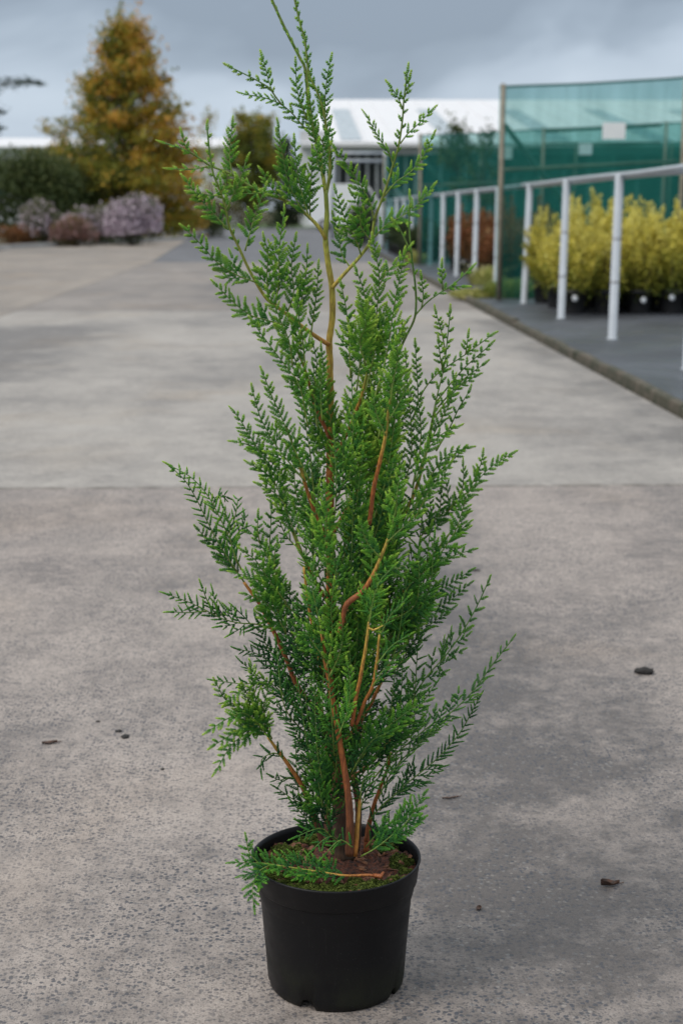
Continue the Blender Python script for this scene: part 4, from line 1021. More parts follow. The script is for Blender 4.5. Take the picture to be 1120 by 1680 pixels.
for pts_, rad_, dd in (
    ([(548, 1060), (590, 965), (640, 880), (675, 820), (698, 745), (714, 665)], [3.2, 3.0, 2.7, 2.3, 1.9, 1.4], (-.0, -.02)),
    ([(552, 1120), (600, 1045), (645, 990), (690, 935), (740, 872)], [3.0, 2.7, 2.3, 1.9, 1.2], (0, -.02)),
    ([(556, 1230), (600, 1170), (640, 1090), (690, 1025)], [2.8, 2.4, 2.0, 1.2], (.01, .01)),
    ([(542, 900), (512, 830), (492, 765), (470, 700)], [2.8, 2.4, 2.0, 1.2], (0, -.04)),
    ([(541, 770), (578, 690), (598, 630), (610, 570)], [2.8, 2.4, 2.0, 1.2], (0, -.045)),
    ([(541, 720), (515, 660), (500, 605), (480, 560)], [2.6, 2.2, 1.8, 1.1], (0, -.03)),
    ([(543, 1000), (505, 930), (470, 850)], [2.6, 2.2, 1.4], (0, -.03)),
    ([(556, 1290), (610, 1250), (650, 1200), (690, 1140)], [2.6, 2.2, 1.8, 1.2], (0, .02)),
    ([(543, 880), (590, 800), (630, 740), (660, 690)], [2.8, 2.4, 2.0, 1.2], (0, -.02))):
    stem(pts_, rad_, [.22, .30, .45, .8, .95], dd[0], dd[1], 8)

# ---- the top of the plant
YG = dict(bark=(.86, 1.0))
branch([(534, 316), (527, 270), (522, 245), (514, 212), (506, 170), (501, 115), (492, 95), (470, 52), (455, 20), (440, -14)], 9, 's', 0, -.01, (2.6, 1.6), (.8, .94), .02, .36, .34, .4, dens=.75, spread=.62)
branch([(535, 318), (541, 285), (541, 255), (537, 222), (532, 190), (522, 155), (508, 125), (503, 95), (500, 66), (492, 38), (482, -6)], 9, 's', .012, .02, (2.4, 1.1), (.8, .96), .05, .32, .34, .5, dens=.8, spread=.62)
branch([(516, 226), (498, 208), (480, 187), (462, 172), (436, 161), (403, 155)], 12, 's', 0, -.02, (1.7, .7), (.45, 1), .15, .32)
branch([(462, 172), (450, 156), (440, 143), (412, 127), (380, 111)], 8, 's', -.012, -.03, (1.3, .8), (.8, 1), .25, .38, .5, dens=.55)
branch([(452, 160), (443, 140), (437, 118), (431, 96)], 7, 's', -.012, -.01, (1.0, .6), (.9, 1), .15, .34)
branch([(503, 195), (494, 170), (487, 145), (485, 108)], 13, 's', -.005, -.01, (1.2, .6), (.9, 1), .1, .32)
branch([(541, 255), (524, 225), (508, 200), (497, 178)], 13, 's', .01, .0, (1.4, .7), (.6, 1), .1, .25)
branch([(535, 210), (533, 170), (536, 130), (542, 100)], 9, 's', .015, .03, (1.2, .6), (.9, 1), .1, .3)
branch([(523, 250), (515, 225), (512, 190), (508, 160)], 12, 's', -.01, -.02, (1.2, .6), (.9, 1), .1, .32)
branch([(530, 285), (528, 255), (538, 228), (541, 205)], 12, 's', -.012, -.01, (1.2, .6), (.9, 1), .05, .24)
branch([(532, 290), (520, 265), (522, 240)], 10, 's', -.02, -.025, (1.1, .6), (.9, 1), .05, .24)
# ---- right leader R1 and its sprays
branch([(545, 472), (562, 452), (590, 421), (609, 393), (614, 360), (628, 322), (643, 275), (654, 236), (660, 195), (662, 165), (668, 118)], 8, 's', 0, -.02, (2.7, .9), (.66, 1), .42, .36, .4, .3, dens=.55)
branch([(646, 275), (638, 252), (625, 232), (613, 212), (602, 192)], 10, 's', -.014, -.02, (1.3, .6), (.85, 1), .1, .34)
branch([(656, 236), (668, 220), (684, 205), (706, 183)], 9, 's', -.016, -.02, (1.2, .6), (.85, 1), .15, .36)
branch([(661, 180), (655, 165), (648, 153), (641, 143)], 6, 's', -.018, -.02, (1.0, .6), (.9, 1), .2, .36)
branch([(663, 160), (668, 148), (671, 130)], 4, 's', -.018, -.02, (1.0, .6), (.9, 1), .2, .36)
branch([(630, 322), (648, 300), (672, 283), (690, 262), (708, 227)], 15, 's', -.012, -.03, (1.5, .6), (.85, 1), .12, .34)
branch([(613, 362), (606, 330), (590, 302), (570, 272), (550, 244)], 18, 's', -.012, -.03, (1.6, .6), (.85, 1), .1, .36)
branch([(611, 392), (635, 368), (662, 353), (688, 332), (707, 309)], 19, 's', -.012, -.03, (1.6, .7), (.85, 1), .08, .34)
branch([(592, 418), (584, 395), (566, 360), (551, 316)], 18, 's', -.008, -.03, (1.6, .7), (.8, 1), .08, .32)
branch([(608, 395), (592, 372), (590, 345), (578, 320)], 20, 's', -.02, -.035, (1.3, .6), (.85, 1), .05, .34)
branch([(575, 440), (560, 415), (556, 385), (548, 360)], 16, 's', -.002, .01, (1.3, .6), (.8, 1), .1, .26)
# ---- left, from the fork at (527, 385)
branch([(534, 392), (522, 372), (500, 350), (470, 330), (440, 319), (408, 304), (376, 284), (345, 272), (322, 256), (298, 244), (271, 235)], 9, 's', 0, -.03, (2.7, .9), (.66, 1), .35, .36, .45, .3, dens=.6)
branch([(508, 360), (490, 335), (473, 300), (464, 258), (457, 208)], 22, 's', -.006, -.02, (1.5, .7), (.85, 1), .08, .30)
branch([(506, 354), (496, 320), (488, 285), (483, 234)], 21, 's', -.006, -.01, (1.4, .7), (.85, 1), .08, .30)
branch([(509, 360), (508, 330), (510, 300), (513, 252)], 17, 's', -.002, 0, (1.4, .7), (.85, 1), .08, .30)
branch([(470, 330), (455, 320), (440, 300), (432, 285)], 14, 's', -.012, -.02, (1.2, .6), (.85, 1), .1, .32)
branch([(382, 290), (377, 262), (378, 235), (381, 205)], 15, 's', -.02, -.02, (1.3, .6), (.9, 1), .1, .34)
branch([(340, 273), (322, 277), (302, 278), (283, 277)], 6, 's', -.026, -.03, (1.1, .7), (.9, 1), .1, .4, dens=.7)
branch([(318, 254), (306, 244), (300, 224)], 6, 's', -.026, -.03, (1.0, .6), (.9, 1), .15, .38)
branch([(430, 316), (405, 318), (380, 316), (366, 318)], 14, 's', -.016, -.03, (1.2, .7), (.85, 1), .05, .33)
# ---- second left branch
branch([(540, 566), (518, 552), (492, 533), (468, 514), (450, 500), (434, 486), (410, 445), (390, 402), (377, 374), (370, 340), (360, 310), (348, 277), (340, 212)], 9, 's', -.005, -.05, (3.1, 1.0), (.46, 1), .52, .36, .40, .3, dens=.6)
branch([(422, 464), (388, 451), (357, 431), (331, 402), (306, 377)], 21, 's', -.036, -.05, (1.5, .7), (.85, 1), .06, .31)
branch([(374, 376), (348, 348), (326, 324), (306, 297)], 16, 's', -.042, -.05, (1.4, .7), (.85, 1), .08, .33)
branch([(364, 322), (342, 320), (318, 316)], 9, 's', -.045, -.05, (1.1, .7), (.9, 1), .08, .38)
branch([(402, 412), (410, 382), (420, 350), (434, 312)], 18, 's', -.04, -.04, (1.4, .7), (.85, 1), .08, .34)
branch([(371, 345), (385, 315), (396, 290), (404, 264)], 15, 's', -.045, -.06, (1.3, .7), (.85, 1), .08, .40)
branch([(362, 318), (372, 300), (370, 290)], 12, 's', -.045, -.06, (1.1, .7), (.85, 1), .08, .40)
branch([(452, 500), (458, 455), (458, 410), (466, 350)], 23, 's', -.03, -.035, (1.5, .7), (.8, 1), .05, .33)
branch([(440, 490), (438, 450), (440, 415), (434, 395)], 21, 's', -.034, -.05, (1.4, .7), (.8, 1), .05, .36)
branch([(470, 516), (482, 480), (478, 440), (484, 395)], 21, 's', -.028, -.03, (1.5, .7), (.8, 1), .05, .33)
branch([(484, 528), (496, 485), (502, 450), (504, 414)], 17, 's', -.024, -.02, (1.4, .7), (.8, 1), .08, .32)
branch([(510, 548), (516, 505), (520, 475), (522, 440)], 12, 's', -.016, -.01, (1.3, .7), (.8, 1), .12, .34)
branch([(468, 534), (440, 526), (411, 517), (382, 495), (356, 469)], 20, 's', -.03, -.045, (1.5, .7), (.8, 1), .06, .29)
branch([(480, 600), (474, 560), (462, 530), (452, 505), (440, 480)], 22, 's', -.035, -.05, (1.5, .7), (.8, 1), .06, .34)
branch([(500, 600), (497, 560), (490, 520), (488, 490)], 22, 's', -.03, -.05, (1.5, .7), (.8, 1), .06, .36)
branch([(505, 700), (492, 635), (470, 602), (445, 570), (416, 530)], 20, 's', -.03, -.04, (1.6, .7), (.7, 1), .1, .31)
branch([(500, 680), (492, 620), (480, 580), (468, 568)], 15, 's', -.03, -.02, (1.3, .7), (.8, 1), .1, .28)
branch([(520, 700), (515, 640), (520, 600), (514, 565)], 15, 's', -.03, -.02, (1.4, .7), (.8, 1), .1, .28)
branch([(528, 690), (526, 640), (530, 600), (527, 575)], 12, 's', -.03, -.03, (1.4, .7), (.8, 1), .1, .30)
branch([(508, 790), (482, 735), (460, 680), (447, 652), (432, 614)], 20, 's', -.035, -.05, (1.7, .7), (.6, 1), .1, .32)
branch([(500, 790), (456, 735), (432, 695), (423, 672), (415, 642)], 22, 's', -.035, -.05, (1.7, .7), (.6, 1), .1, .32)
branch([(505, 930), (482, 870), (458, 808), (440, 768), (424, 738), (408, 712), (395, 690), (385, 677)], 30, 's', -.03, -.04, (2.1, .7), (.5, 1), .2, .29)
branch([(440, 768), (425, 740), (408, 730), (388, 725)], 10, 's', -.033, -.04, (1.3, .7), (.8, 1), .1, .33)
branch([(452, 796), (435, 775), (412, 762)], 12, 's', -.032, -.04, (1.3, .7), (.8, 1), .1, .33)
branch([(470, 830), (450, 808), (428, 796)], 11, 's', -.032, -.04, (1.3, .7), (.8, 1), .1, .33)
branch([(490, 900), (470, 880), (458, 855), (450, 850)], 10, 'n', .0, .0, (1.3, .7), (.8, 1), .1, .2)
# ---- drooping left sprays on the bare stem
branch([(402, 957), (380, 925), (358, 890), (340, 855), (322, 818), (305, 790), (284, 769)], 20, 'n', -.03, -.06, (1.7, .6), (.5, 1), .1, .22, .5)
branch([(390, 925), (375, 880), (352, 832), (335, 805), (312, 782), (282, 765)], 18, 'n', -.035, -.02, (1.5, .6), (.6, 1), .1, .30, .6)
branch([(398, 950), (362, 908), (340, 885), (326, 870)], 19, 's', -.03, -.05, (1.4, .6), (.6, 1), .1, .2, .4)
branch([(350, 838), (352, 818), (364, 812), (373, 816)], 15, 'n', -.03, .0, (1.2, .6), (.6, 1), .1, .16, .35)
branch([(372, 880), (385, 850), (390, 822), (388, 818)], 16, 'n', -.03, -.01, (1.3, .6), (.6, 1), .1, .16, .4)
branch([(380, 890), (395, 870), (402, 855), (401, 846)], 12, 'n', -.03, -.01, (1.2, .6), (.6, 1), .1, .16, .4)
branch([(396, 935), (380, 895), (376, 860), (366, 832)], 20, 'n', -.035, -.03, (1.4, .6), (.6, 1), .1, .2, .5)
branch([(455, 945), (440, 915), (424, 888), (408, 870), (398, 862)], 16, 's', -.035, -.04, (1.5, .6), (.6, 1), .1, .28)
branch([(426, 890), (423, 870), (423, 848)], 7, 's', -.038, -.04, (1.1, .6), (.8, 1), .1, .28)
branch([(450, 935), (452, 900), (466, 880)], 8, 's', -.038, -.04, (1.1, .6), (.8, 1), .1, .26)
branch([(470, 990), (440, 950), (420, 920), (400, 905)], 24, 's', -.05, -.07, (1.6, .6), (.6, 1), .05, .34, .45)
branch([(460, 1010), (440, 975), (415, 950), (386, 940)], 26, 's', -.05, -.07, (1.6, .6), (.6, 1), .05, .36, .4)
branch([(470, 1040), (450, 1005), (430, 985), (405, 975)], 26, 's', -.05, -.075, (1.6, .6), (.6, 1), .05, .30, .4)
branch([(446, 1032), (420, 1024), (392, 1022), (362, 1014), (332, 998), (305, 986), (278, 976)], 24, 'n', -.015, -.05, (1.8, .6), (.5, 1), .05, .14, .48, .25)
branch([(360, 1013), (345, 995), (338, 980), (332, 964)], 13, 'n', -.03, -.04, (1.2, .6), (.8, 1), .1, .2, .5)
branch([(372, 1016), (355, 1000), (352, 985), (350, 974)], 9, 'n', -.03, -.03, (1.2, .6), (.8, 1), .1, .16, .4)
branch([(340, 1002), (310, 1005), (285, 1004)], 12, 'n', -.04, -.05, (1.2, .6), (.8, 1), .1, .2, .5)
# ---- lower left
branch([(470, 1110), (455, 1085), (435, 1055), (425, 1030), (415, 1032)], 24, 'n', .01, 0, (1.5, .6), (.6, 1), .05, .14, .2)
branch([(490, 1160), (465, 1120), (440, 1085), (415, 1070), (394, 1066)], 24, 'n', .02, .0, (1.7, .6), (.5, 1), .05, .15, .22)
branch([(500, 1180), (475, 1150), (450, 1125), (425, 1110), (398, 1088)], 24, 'n', .0, -.02, (1.7, .6), (.5, 1), .05, .17, .2)
branch([(450, 1130), (425, 1120), (400, 1122), (356, 1117)], 10, 'n', .01, .0, (1.2, .6), (.7, 1), .1, .3, .1)
branch([(445, 1215), (425, 1190), (402, 1170), (375, 1178), (344, 1198)], 24, 's', -.06, -.11, (1.7, .6), (.6, 1), .05, .28, .62)
branch([(440, 1208), (415, 1180), (390, 1158), (370, 1148), (355, 1121)], 18, 's', -.06, -.10, (1.6, .6), (.6, 1), .05, .30, .62)
branch([(446, 1212), (430, 1178), (418, 1140), (412, 1092)], 21, 's', -.06, -.09, (1.6, .6), (.6, 1), .05, .34, .55)
branch([(432, 1195), (402, 1205), (378, 1225), (356, 1262)], 18, 's', -.06, -.10, (1.6, .6), (.6, 1), .05, .26, .55)
branch([(436, 1200), (405, 1190), (380, 1205), (352, 1222)], 18, 's', -.065, -.10, (1.5, .6), (.6, 1), .05, .28, .55)
branch([(425, 1190), (408, 1150), (400, 1130), (374, 1150)], 18, 's', -.065, -.10, (1.5, .6), (.6, 1), .05, .36, .55)
branch([(440, 1195), (432, 1160), (440, 1130), (432, 1112)], 18, 's', -.065, -.08, (1.5, .6), (.6, 1), .05, .36, .5)
branch([(465, 1245), (450, 1235), (430, 1245), (428, 1262)], 18, 'n', -.05, -.07, (1.4, .6), (.6, 1), .05, .16, .2)
branch([(500, 1290), (480, 1275), (460, 1280), (448, 1275)], 16, 'n', -.03, -.05, (1.4, .6), (.5, 1), .05, .14, .2)
branch([(520, 1270), (497, 1225), (480, 1190), (460, 1170), (452, 1165)], 20, 'n', .01, .01, (1.6, .6), (.5, 1), .05, .14, .18)
branch([(530, 1240), (512, 1190), (495, 1150), (478, 1125)], 26, 'n', .0, -.02, (1.8, .6), (.5, 1), .05, .16, .2)
branch([(520, 1330), (500, 1320), (482, 1312), (456, 1294)], 20, 'n', -.02, -.04, (1.5, .6), (.4, 1), .1, .12, .2)
branch([(530, 1370), (510, 1352), (495, 1335), (480, 1318)], 20, 'n', -.03, -.06, (1.5, .6), (.4, 1), .1, .16, .25)
branch([(548, 1378), (530, 1360), (512, 1362), (488, 1372)], 22, 'n', -.05, -.08, (1.5, .6), (.4, 1), .1, .2, .22)
branch([(560, 1385), (545, 1372), (530, 1378), (515, 1392)], 22, 'n', -.06, -.085, (1.4, .6), (.4, 1), .1, .2, .22)
branch([(545, 1300), (525, 1265), (505, 1250), (488, 1245)], 22, 'n', -.03, -.05, (1.6, .6), (.4, 1), .1, .13, .2)
# ---- right upper: thin whippy shoot
branch([(636, 690), (641, 630), (650, 588), (664, 555), (678, 527), (682, 505), (681, 470), (675, 420), (671, 375), (672, 326)], 5, 's', -.03, -.05, (2.3, .9), (.92, 1), .55, .42, .3, .3, dens=.22)
branch([(680, 518), (700, 496), (722, 480), (745, 465), (770, 442)], 6, 's', -.042, -.05, (1.5, .8), (.95, 1), .3, .36, .3, dens=.35)
branch([(691, 505), (694, 485), (691, 458)], 6, 's', -.044, -.05, (1.1, .7), (.95, 1), .2, .32)
branch([(726, 477), (725, 460), (724, 438)], 5, 's', -.046, -.05, (1.0, .7), (.95, 1), .2, .34)
branch([(727, 475), (742, 471), (758, 470)], 4, 's', -.046, -.05, (1.0, .7), (.95, 1), .2, .34)
branch([(674, 415), (665, 395), (655, 375), (650, 368)], 5, 's', -.046, -.05, (1.4, 1.0), (.95, 1), .5, .42, dens=.4)
# lush sprays right of the trunk
branch([(585, 640), (592, 580), (600, 520), (597, 480), (585, 445)], 26, 's', -.04, -.06, (1.8, .7), (.6, 1), .1, .36)
branch([(600, 640), (615, 570), (618, 510), (622, 460), (617, 420), (612, 395)], 26, 's', -.04, -.06, (1.8, .7), (.6, 1), .1, .37)
branch([(612, 660), (632, 590), (642, 530), (650, 480), (656, 455), (662, 418)], 24, 's', -.04, -.06, (1.8, .7), (.6, 1), .1, .35)
branch([(575, 620), (572, 560), (568, 510), (560, 470)], 20, 's', -.03, -.05, (1.6, .7), (.6, 1), .1, .34)
branch([(620, 470), (640, 440), (655, 430), (668, 410)], 14, 's', -.05, -.06, (1.3, .7), (.8, 1), .08, .36)
branch([(600, 600), (590, 560), (600, 530), (590, 490)], 28, 's', -.07, -.09, (1.6, .7), (.6, 1), .08, .42)
branch([(620, 720), (640, 640), (650, 590), (652, 560), (665, 530)], 17, 's', -.04, -.05, (1.5, .7), (.7, 1), .1, .32)
# ---- right edge fan
branch([(694, 760), (706, 700), (716, 652), (728, 602), (733, 560), (738, 513)], 11, 's', -.02, -.02, (1.8, .8), (.8, 1), .3, .36, .45, dens=.6)
branch([(730, 575), (724, 545), (715, 514)], 6, 's', -.02, -.02, (1.1, .7), (.9, 1), .2, .36)
branch([(726, 608), (722, 588), (719, 562)], 8, 's', -.02, -.03, (1.1, .7), (.9, 1), .1, .32)
branch([(676, 690), (692, 645), (715, 615), (735, 600), (765, 580), (804, 551)], 9, 's', .0, .0, (1.5, .7), (.5, 1), .3, .28, .4, dens=.8)
branch([(763, 582), (765, 570), (767, 553)], 6, 's', .0, .0, (1.0, .7), (.9, 1), .1, .34)
branch([(715, 660), (742, 625), (765, 600), (801, 568)], 9, 's', .01, .01, (1.4, .7), (.5, 1), .2, .26, .36, dens=.8)
branch([(718, 668), (745, 638), (765, 618), (791, 599)], 8, 's', .0, .0, (1.4, .7), (.5, 1), .2, .26, .36, dens=.8)
branch([(712, 685), (735, 655), (752, 635), (778, 618)], 9, 's', -.01, .0, (1.4, .7), (.5, 1), .2, .26, .36, dens=.8)
branch([(715, 740), (738, 700), (752, 670), (768, 644)], 9, 's', -.01, -.01, (1.4, .7), (.6, 1), .25, .26, .36, dens=.7)
branch([(700, 735), (722, 690), (738, 660), (745, 625)], 13, 's', -.02, -.02, (1.5, .7), (.6, 1), .1, .34)
branch([(676, 800), (688, 740), (690, 700), (686, 660), (684, 620), (681, 569)], 14, 's', -.02, -.02, (1.6, .7), (.7, 1), .15, .30)
branch([(652, 830), (672, 760), (675, 715), (672, 670), (668, 630), (665, 585)], 13, 's', -.02, -.01, (1.6, .7), (.7, 1), .15, .28)
branch([(610, 860), (632, 790), (646, 700), (652, 650), (650, 605)], 20, 's', -.03, -.04, (1.7, .7), (.7, 1), .15, .30)
branch([(680, 790), (700, 740), (725, 712), (747, 702)], 16, 's', -.03, -.04, (1.6, .7), (.6, 1), .1, .32)
branch([(680, 830), (710, 775), (735, 745), (766, 735)], 15, 's', -.02, -.01, (1.6, .7), (.6, 1), .1, .28)
branch([(700, 800), (725, 768), (742, 755), (757, 740)], 10, 's', -.01, .0, (1.4, .7), (.6, 1), .1, .26)
branch([(680, 850), (705, 805), (725, 782), (736, 764)], 16, 's', -.03, -.03, (1.6, .7), (.6, 1), .1, .30)
branch([(670, 860), (690, 815), (705, 800), (712, 796)], 17, 's', -.03, -.03, (1.6, .7), (.6, 1), .1, .30)
# ---- right middle sprays
branch([(670, 985), (700, 940), (728, 900), (748, 868), (758, 838), (766, 812), (785, 786), (805, 766), (836, 746)], 23, 's', -.02, -.03, (1.9, .6), (.7, 1), .15, .32, .35)
branch([(766, 812), (778, 785), (787, 765), (791, 748)], 9, 's', -.02, -.03, (1.1, .6), (.9, 1), .05, .34)
branch([(735, 838), (755, 810), (760, 785), (759, 764)], 10, 's', -.01, -.02, (1.2, .6), (.9, 1), .05, .30)
branch([(690, 880), (715, 850), (735, 838), (760, 822)], 19, 's', -.01, -.01, (1.4, .6), (.8, 1), .05, .24, .25)
branch([(735, 845), (735, 820), (730, 784)], 10, 's', .0, -.0, (1.2, .6), (.9, 1), .05, .26)
branch([(720, 850), (722, 830), (723, 807)], 8, 's', .0, -.0, (1.2, .6), (.9, 1), .05, .22)
branch([(700, 870), (706, 845), (704, 817)], 9, 's', .0, -.0, (1.2, .6), (.9, 1), .05, .2)
branch([(640, 1010), (672, 960), (700, 935), (735, 915), (770, 903)], 20, 's', -.03, -.03, (1.6, .6), (.7, 1), .05, .26, .3)
branch([(640, 1050), (675, 1000), (705, 975), (735, 960), (768, 938)], 22, 's', -.02, .02, (1.6, .6), (.7, 1), .05, .26, .3)
branch([(640, 1080), (670, 1030), (705, 1005), (738, 985), (767, 960)], 22, 's', -.02, .03, (1.6, .6), (.7, 1), .05, .24, .3)
branch([(650, 1100), (680, 1050), (705, 1025), (740, 1000)], 20, 's', .0, .03, (1.6, .6), (.7, 1), .05, .22, .3)
# ---- right lower, softer sprays reaching back
branch([(640, 1200), (667, 1161), (698, 1112), (726, 1081), (748, 1052), (765, 1025), (782, 994), (800, 955)], 30, 's', .02, .10, (1.8, .9), (.85, 1), .15, .30, .32, .3, dens=.48)
branch([(610, 1280), (645, 1240), (676, 1214), (706, 1190), (735, 1172), (758, 1152), (780, 1128), (806, 1092), (838, 1051)], 32, 's', .0, .10, (2.0, .9), (.8, 1), .1, .28, .32, .3, dens=.62)
branch([(622, 1330), (655, 1296), (686, 1270), (715, 1246), (738, 1222), (758, 1196), (785, 1146)], 24, 'n', .02, .08, (1.8, .8), (.6, 1), .08, .18, .22, .5, dens=1.1)
branch([(620, 1310), (640, 1270), (665, 1240), (692, 1215), (720, 1195)], 22, 'n', -.02, -.02, (1.7, .7), (.5, 1), .05, .20, .4)
branch([(610, 1250), (640, 1210), (670, 1180), (695, 1150), (712, 1125)], 24, 'n', -.02, -.01, (1.7, .7), (.5, 1), .05, .18, .3)
branch([(590, 1250), (615, 1210), (645, 1185), (680, 1160), (700, 1150)], 24, 's', -.06, -.08, (1.6, .7), (.5, 1), .05, .26, .4)
branch([(606, 1345), (630, 1318), (655, 1300), (690, 1285)], 22, 'n', -.01, .0, (1.6, .7), (.4, 1), .05, .14, .2)
branch([(592, 1405), (615, 1392), (643, 1370), (670, 1345), (694, 1304)], 36, 's', -.06, -.085, (1.5, .7), (.8, 1), .15, .20, .30, .35, dens=.9)
branch([(600, 1390), (625, 1360), (650, 1345), (685, 1330)], 24, 'n', -.02, -.04, (1.5, .7), (.6, 1), .1, .14, .22)
branch([(588, 1340), (600, 1300), (622, 1275), (650, 1262)], 22, 'n', -.04, -.06, (1.5, .7), (.5, 1), .05, .16, .3)
branch([(575, 1270), (592, 1240), (610, 1215), (640, 1200)], 24, 'n', -.06, -.09, (1.5, .7), (.5, 1), .05, .16, .25)
branch([(578, 1390), (560, 1378), (548, 1385), (535, 1400)], 16, 'n', -.07, -.085, (1.3, .7), (.6, 1), .05, .22, .25)
# the torn sprig lying across the soil and over the rim
P_ = [np.array([.053 - .0, -.064, .176]), np.array([.04, -.066, .180]), np.array([.01, -.060, .177]), np.array([-.025, -.058, .182]), np.array([-.06, -.062, .190]), np.array([-.095, -.062, .196]), np.array([-.132, -.058, .196])]
branch(None, 36, 's', 0, 0, (2.21, .6), (.16, .98), .24, .20, .30, .1, P_, 1.0, unit(np.array([0, -.55, .85])))
branch(None, 22, 's', 0, 0, (1.2, .7), (.8, .95), .1, .22, .30, .1, [np.array([-.085, -.063, .194]), np.array([-.1, -.08, .193]), np.array([-.108, -.098, .178]), np.array([-.106, -.108, .16])], 1.0, unit(np.array([-.2, -.7, .6])))
branch(None, 18, 's', 0, 0, (1.2, .7), (.8, .95), .1, .26, .30, .1, [np.array([-.10, -.062, .196]), np.array([-.113, -.06, .21]), np.array([-.116, -.058, .226])], 1.0, unit(np.array([-.2, -.9, .3])))
a_ = Acc(); tube(a_, [(.046, -.066, .180), (.056, -.07, .1795), (.060, -.066, .184)], [.0020, .0036, .0015], .28, 7); a_.build('branch', M['bark'], plant)

# sprays that carry on from the ends of the bare stems
for pts_, w_, d_, sty_, ag_ in (
    ([(640, 660), (645, 625), (652, 590), (650, 565)], 22, -.125, 's', .36), ([(637, 690), (655, 660), (668, 635)], 20, -.12, 's', .34), ([(632, 715), (618, 680), (612, 650)], 20, -.12, 's', .34),
    ([(640, 872), (650, 830), (652, 800), (660, 770)], 22, -.13, 's', .32), ([(634, 890), (658, 868), (684, 850)], 22, -.13, 's', .3), ([(624, 915), (602, 890), (592, 860)], 22, -.128, 's', .3),
    ([(605, 1024), (612, 985), (622, 955), (640, 935)], 22, -.14, 'n', .24), ([(622, 1046), (640, 1010), (664, 985)], 24, -.138, 'n', .22), ([(612, 945), (640, 935), (672, 925)], 22, -.125, 's', .26),
    ([(529, 1045), (520, 1000), (512, 960), (515, 925)], 24, -.098, 's', .28), ([(533, 1082), (510, 1050), (490, 1020)], 24, -.095, 's', .25), ([(540, 1110), (556, 1075), (562, 1045), (560, 1020)], 20, -.10, 's', .36),
    ([(536, 1095), (545, 1050), (543, 1000), (548, 960)], 22, -.10, 's', .38), ([(556, 1205), (572, 1160), (574, 1120), (570, 1090)], 20, -.10, 's', .34),
    ([(538, 945), (534, 890), (536, 840), (532, 800)], 24, -.09, 's', .36), ([(590, 1312), (596, 1280), (612, 1262)], 18, -.055, 'n', .2),
    ([(611, 1126), (632, 1095), (650, 1080)], 20, -.13, 'n', .22), ([(618, 1090), (642, 1060), (665, 1045)], 20, -.135, 'n', .22)):
    branch(pts_, w_, sty_, d_, d_ - .005, (1.5, .7), (.8, 1), .08, ag_, .42, .35)

# ---- the inner mass: sprays all round the stem
rI = np.random.default_rng(77)
zof = lambda py: at(545, py, Y0)[2]
prof_y = [520, 580, 640, 700, 780, 860, 940, 1020, 1100, 1180, 1260, 1320]
wl = [25, 55, 85, 100, 100, 105, 110, 105, 100, 90, 60, 40]
wr = [60, 95, 125, 150, 155, 160, 160, 150, 130, 110, 80, 60]
def inner(n, front, side=False):
    for i in range(n):
        py = rI.uniform(585, 1235) if front else rI.uniform(600, 1250)
        th = rI.uniform(PI * 1.02, PI * 1.98) if front else rI.uniform(0, 2 * PI)
        if side: th = rI.uniform(-.95, .75); py = rI.uniform(585, 1060)
        w = np.interp(py, prof_y, wr if math.cos(th) > 0 else wl) * PXM
        rx = w * abs(math.cos(th)) * rI.uniform(.55 if side else .35, 1.05 if side else .95); ry = (.055 + .06 * math.sin(PI * np.clip((py - 500) / 800, 0, 1))) * rI.uniform(.5, 1.0)
        if front and not side and py < 720 and abs(rx * math.cos(th)) < 16 * PXM: continue          # the bark shows here
        Lh = rI.uniform(.10, .19) * (1.0 if py > 700 else .8)
        zt = zof(py); zb = zt - Lh
        if zb < .22: zb = .22 + rI.uniform(0, .03); Lh = max(.06, zt - zb)
        c0 = at(545 + rI.normal(0, 12), 800, Y0)[0] - BX
        base = np.array([c0 + .35 * rx * np.sign(math.cos(th)), ry * math.sin(th) * .4, zb])
        tip = np.array([c0 + rx * np.sign(math.cos(th)) * 1.0, ry * math.sin(th), zt])
        mid = base * .5 + tip * .5 + np.array([.25 * (tip[0] - base[0]), .30 * (tip[1] - base[1]), -.01]) + rI.normal(0, .006, 3)
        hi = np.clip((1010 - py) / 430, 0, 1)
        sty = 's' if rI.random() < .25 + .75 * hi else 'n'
        ag = .11 + .25 * hi + (.07 if front else -.05) + rI.normal(0, .06)  # darker lower down: leaf age, with some shade worked into the tone
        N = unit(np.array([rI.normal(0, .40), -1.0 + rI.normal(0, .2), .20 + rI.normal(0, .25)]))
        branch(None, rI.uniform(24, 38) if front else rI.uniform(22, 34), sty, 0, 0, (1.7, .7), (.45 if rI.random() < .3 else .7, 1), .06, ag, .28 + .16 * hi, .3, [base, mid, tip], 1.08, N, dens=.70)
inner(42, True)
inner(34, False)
inner(22, True, True)

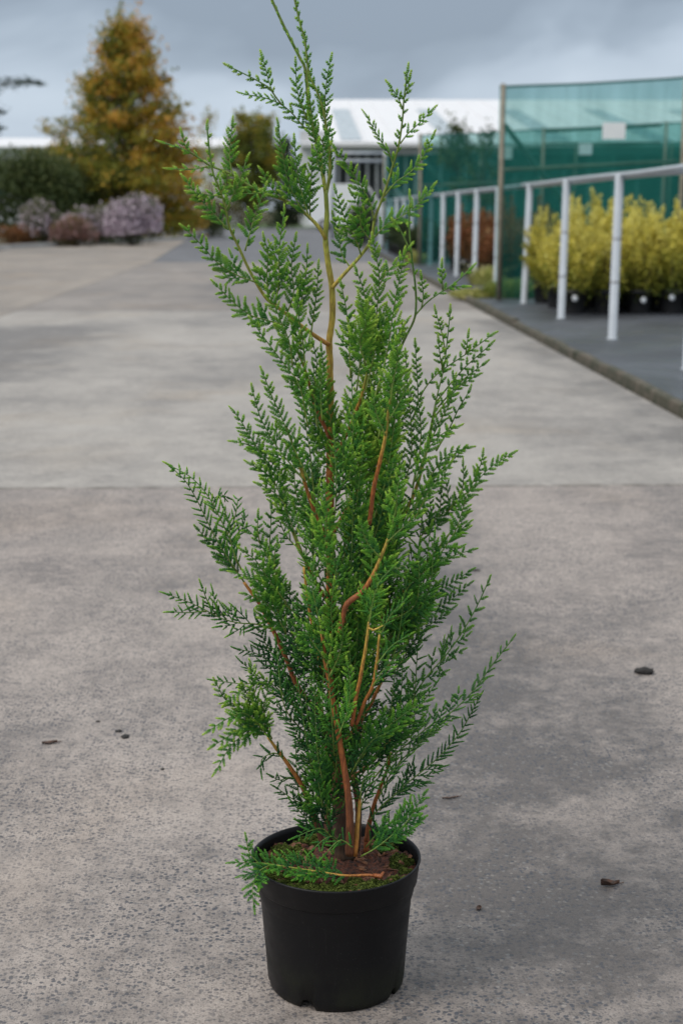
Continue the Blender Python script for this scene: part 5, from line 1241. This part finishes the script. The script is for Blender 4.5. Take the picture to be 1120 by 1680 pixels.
# ================================================================== LITTER ON THE CONCRETE
def dead_leaf(px, py, L, w, rz, curl, label, seed):
    rng = np.random.default_rng(seed); p = gp(px, py); a = Acc(); n = 9; V = []; F = []
    for i in range(n):
        t = i / (n - 1); ww = w * math.sin(PI * min(1, t * .94 + .05)) ** .8 * rng.uniform(.8, 1.15)
        for k, s in enumerate((-1, -.5, 0, .5, 1)):
            V.append([L * (t - .5), ww * s, .0012 + curl * (abs(s) ** 1.6) * w * (1 + .4 * math.sin(5 * t + seed)) + .15 * curl * L * (t - .5) ** 2 + .0008 * rng.random()])
    for i in range(n - 1):
        for k in range(4):
            q = i * 5 + k; F += [[q, q + 5, q + 6], [q, q + 6, q + 1]]
    V = np.array(V); F = np.array(F); m = len(V)
    a.add(np.concatenate([V, V - [0, 0, .0007]]), np.concatenate([F, F[:, ::-1] + m]), np.full(2 * m, .5))
    o = empty('dead_leaf', (p[0], p[1], 0.0), rz); tag(o, label, 'leaf', 'dead leaves on the concrete')
    b = a.build('blade', M['dead_leaf'], o)
    s = Acc(); tube(s, [(L * .48, 0, .003), (L * .62, .002, .002), (L * .78, .004, .002)], .0007, .5, 5); s.build('stalk', M['dead_leaf'], o)
dead_leaf(1000, 1453, .030, .007, .15, .9, 'curled red brown dead leaf lying alone beside the pot on the shadier side', 1)
dead_leaf(738, 1310, .030, .003, .25, .4, 'thin rolled reddish dead leaf just behind the pot', 2)
dead_leaf(82, 1220, .030, .006, .2, .5, 'dark narrow dead leaf apart from the little brown clods', 3)
dead_leaf(785, 1492, .012, .004, 1.0, .5, 'tiny dark leaf scrap close beside the pot', 4)
def clod(px, py, r, label, seed, fl=.28, name='soil_clod'):
    rng = np.random.default_rng(seed); p = gp(px, py); a = Acc(); ns, nr = 14, 7; V = []; F = []
    for i in range(nr + 1):
        ph = PI * i / nr
        for k in range(ns):
            t = 2 * PI * k / ns; d = Vector((math.sin(ph) * math.cos(t), math.sin(ph) * math.sin(t), math.cos(ph)))
            q = r * (1 + .45 * mnoise.noise(d * 1.7 + Vector((seed, 0, 0))) + .2 * mnoise.noise(d * 5 + Vector((seed, 3, 0))))
            V.append([d.x * q * 1.3, d.y * q, max(-.0005, (d.z + .55) * q * fl)])
    for i in range(nr):
        for k in range(ns):
            A, B = i * ns + k, i * ns + (k + 1) % ns; F += [[A, A + ns, B + ns], [A, B + ns, B]]
    a.add(np.array(V), np.array(F), np.full(len(V), .5)); o = a.build(name, M['clod'], None, True, (p[0], p[1], 0)); o.rotation_euler = (0, 0, rng.uniform(0, 6))
    tag(o, label, 'clod', 'dark clods on the concrete')
clod(1056, 1104, .0165, 'largest dark clod lying alone on the pale concrete', 1, .46)
clod(206, 1209, .0085, 'small dark clod, larger of a close pair', 2)
clod(195, 1200, .0060, 'small dark clod, smaller of a close pair', 3)
clod(161, 1184, .0040, 'tiny dark crumb near the close pair of clods', 4)
clod(267, 1262, .0040, 'tiny dark crumb between the pair of clods and the plant', 5)
clod(780, 936, .011, 'flat dark speck behind the right hand sprays of the conifer', 6, .2)
clod(783, 1133, .004, 'tiny dark crumb under the long reaching right hand spray', 7)
clod(430, 1478, .004, 'tiny dark crumb next to the pot rim shadow', 8)
print('branches', NB[0], 'tris', sum(len(m.polygons) for m in bpy.data.meshes))
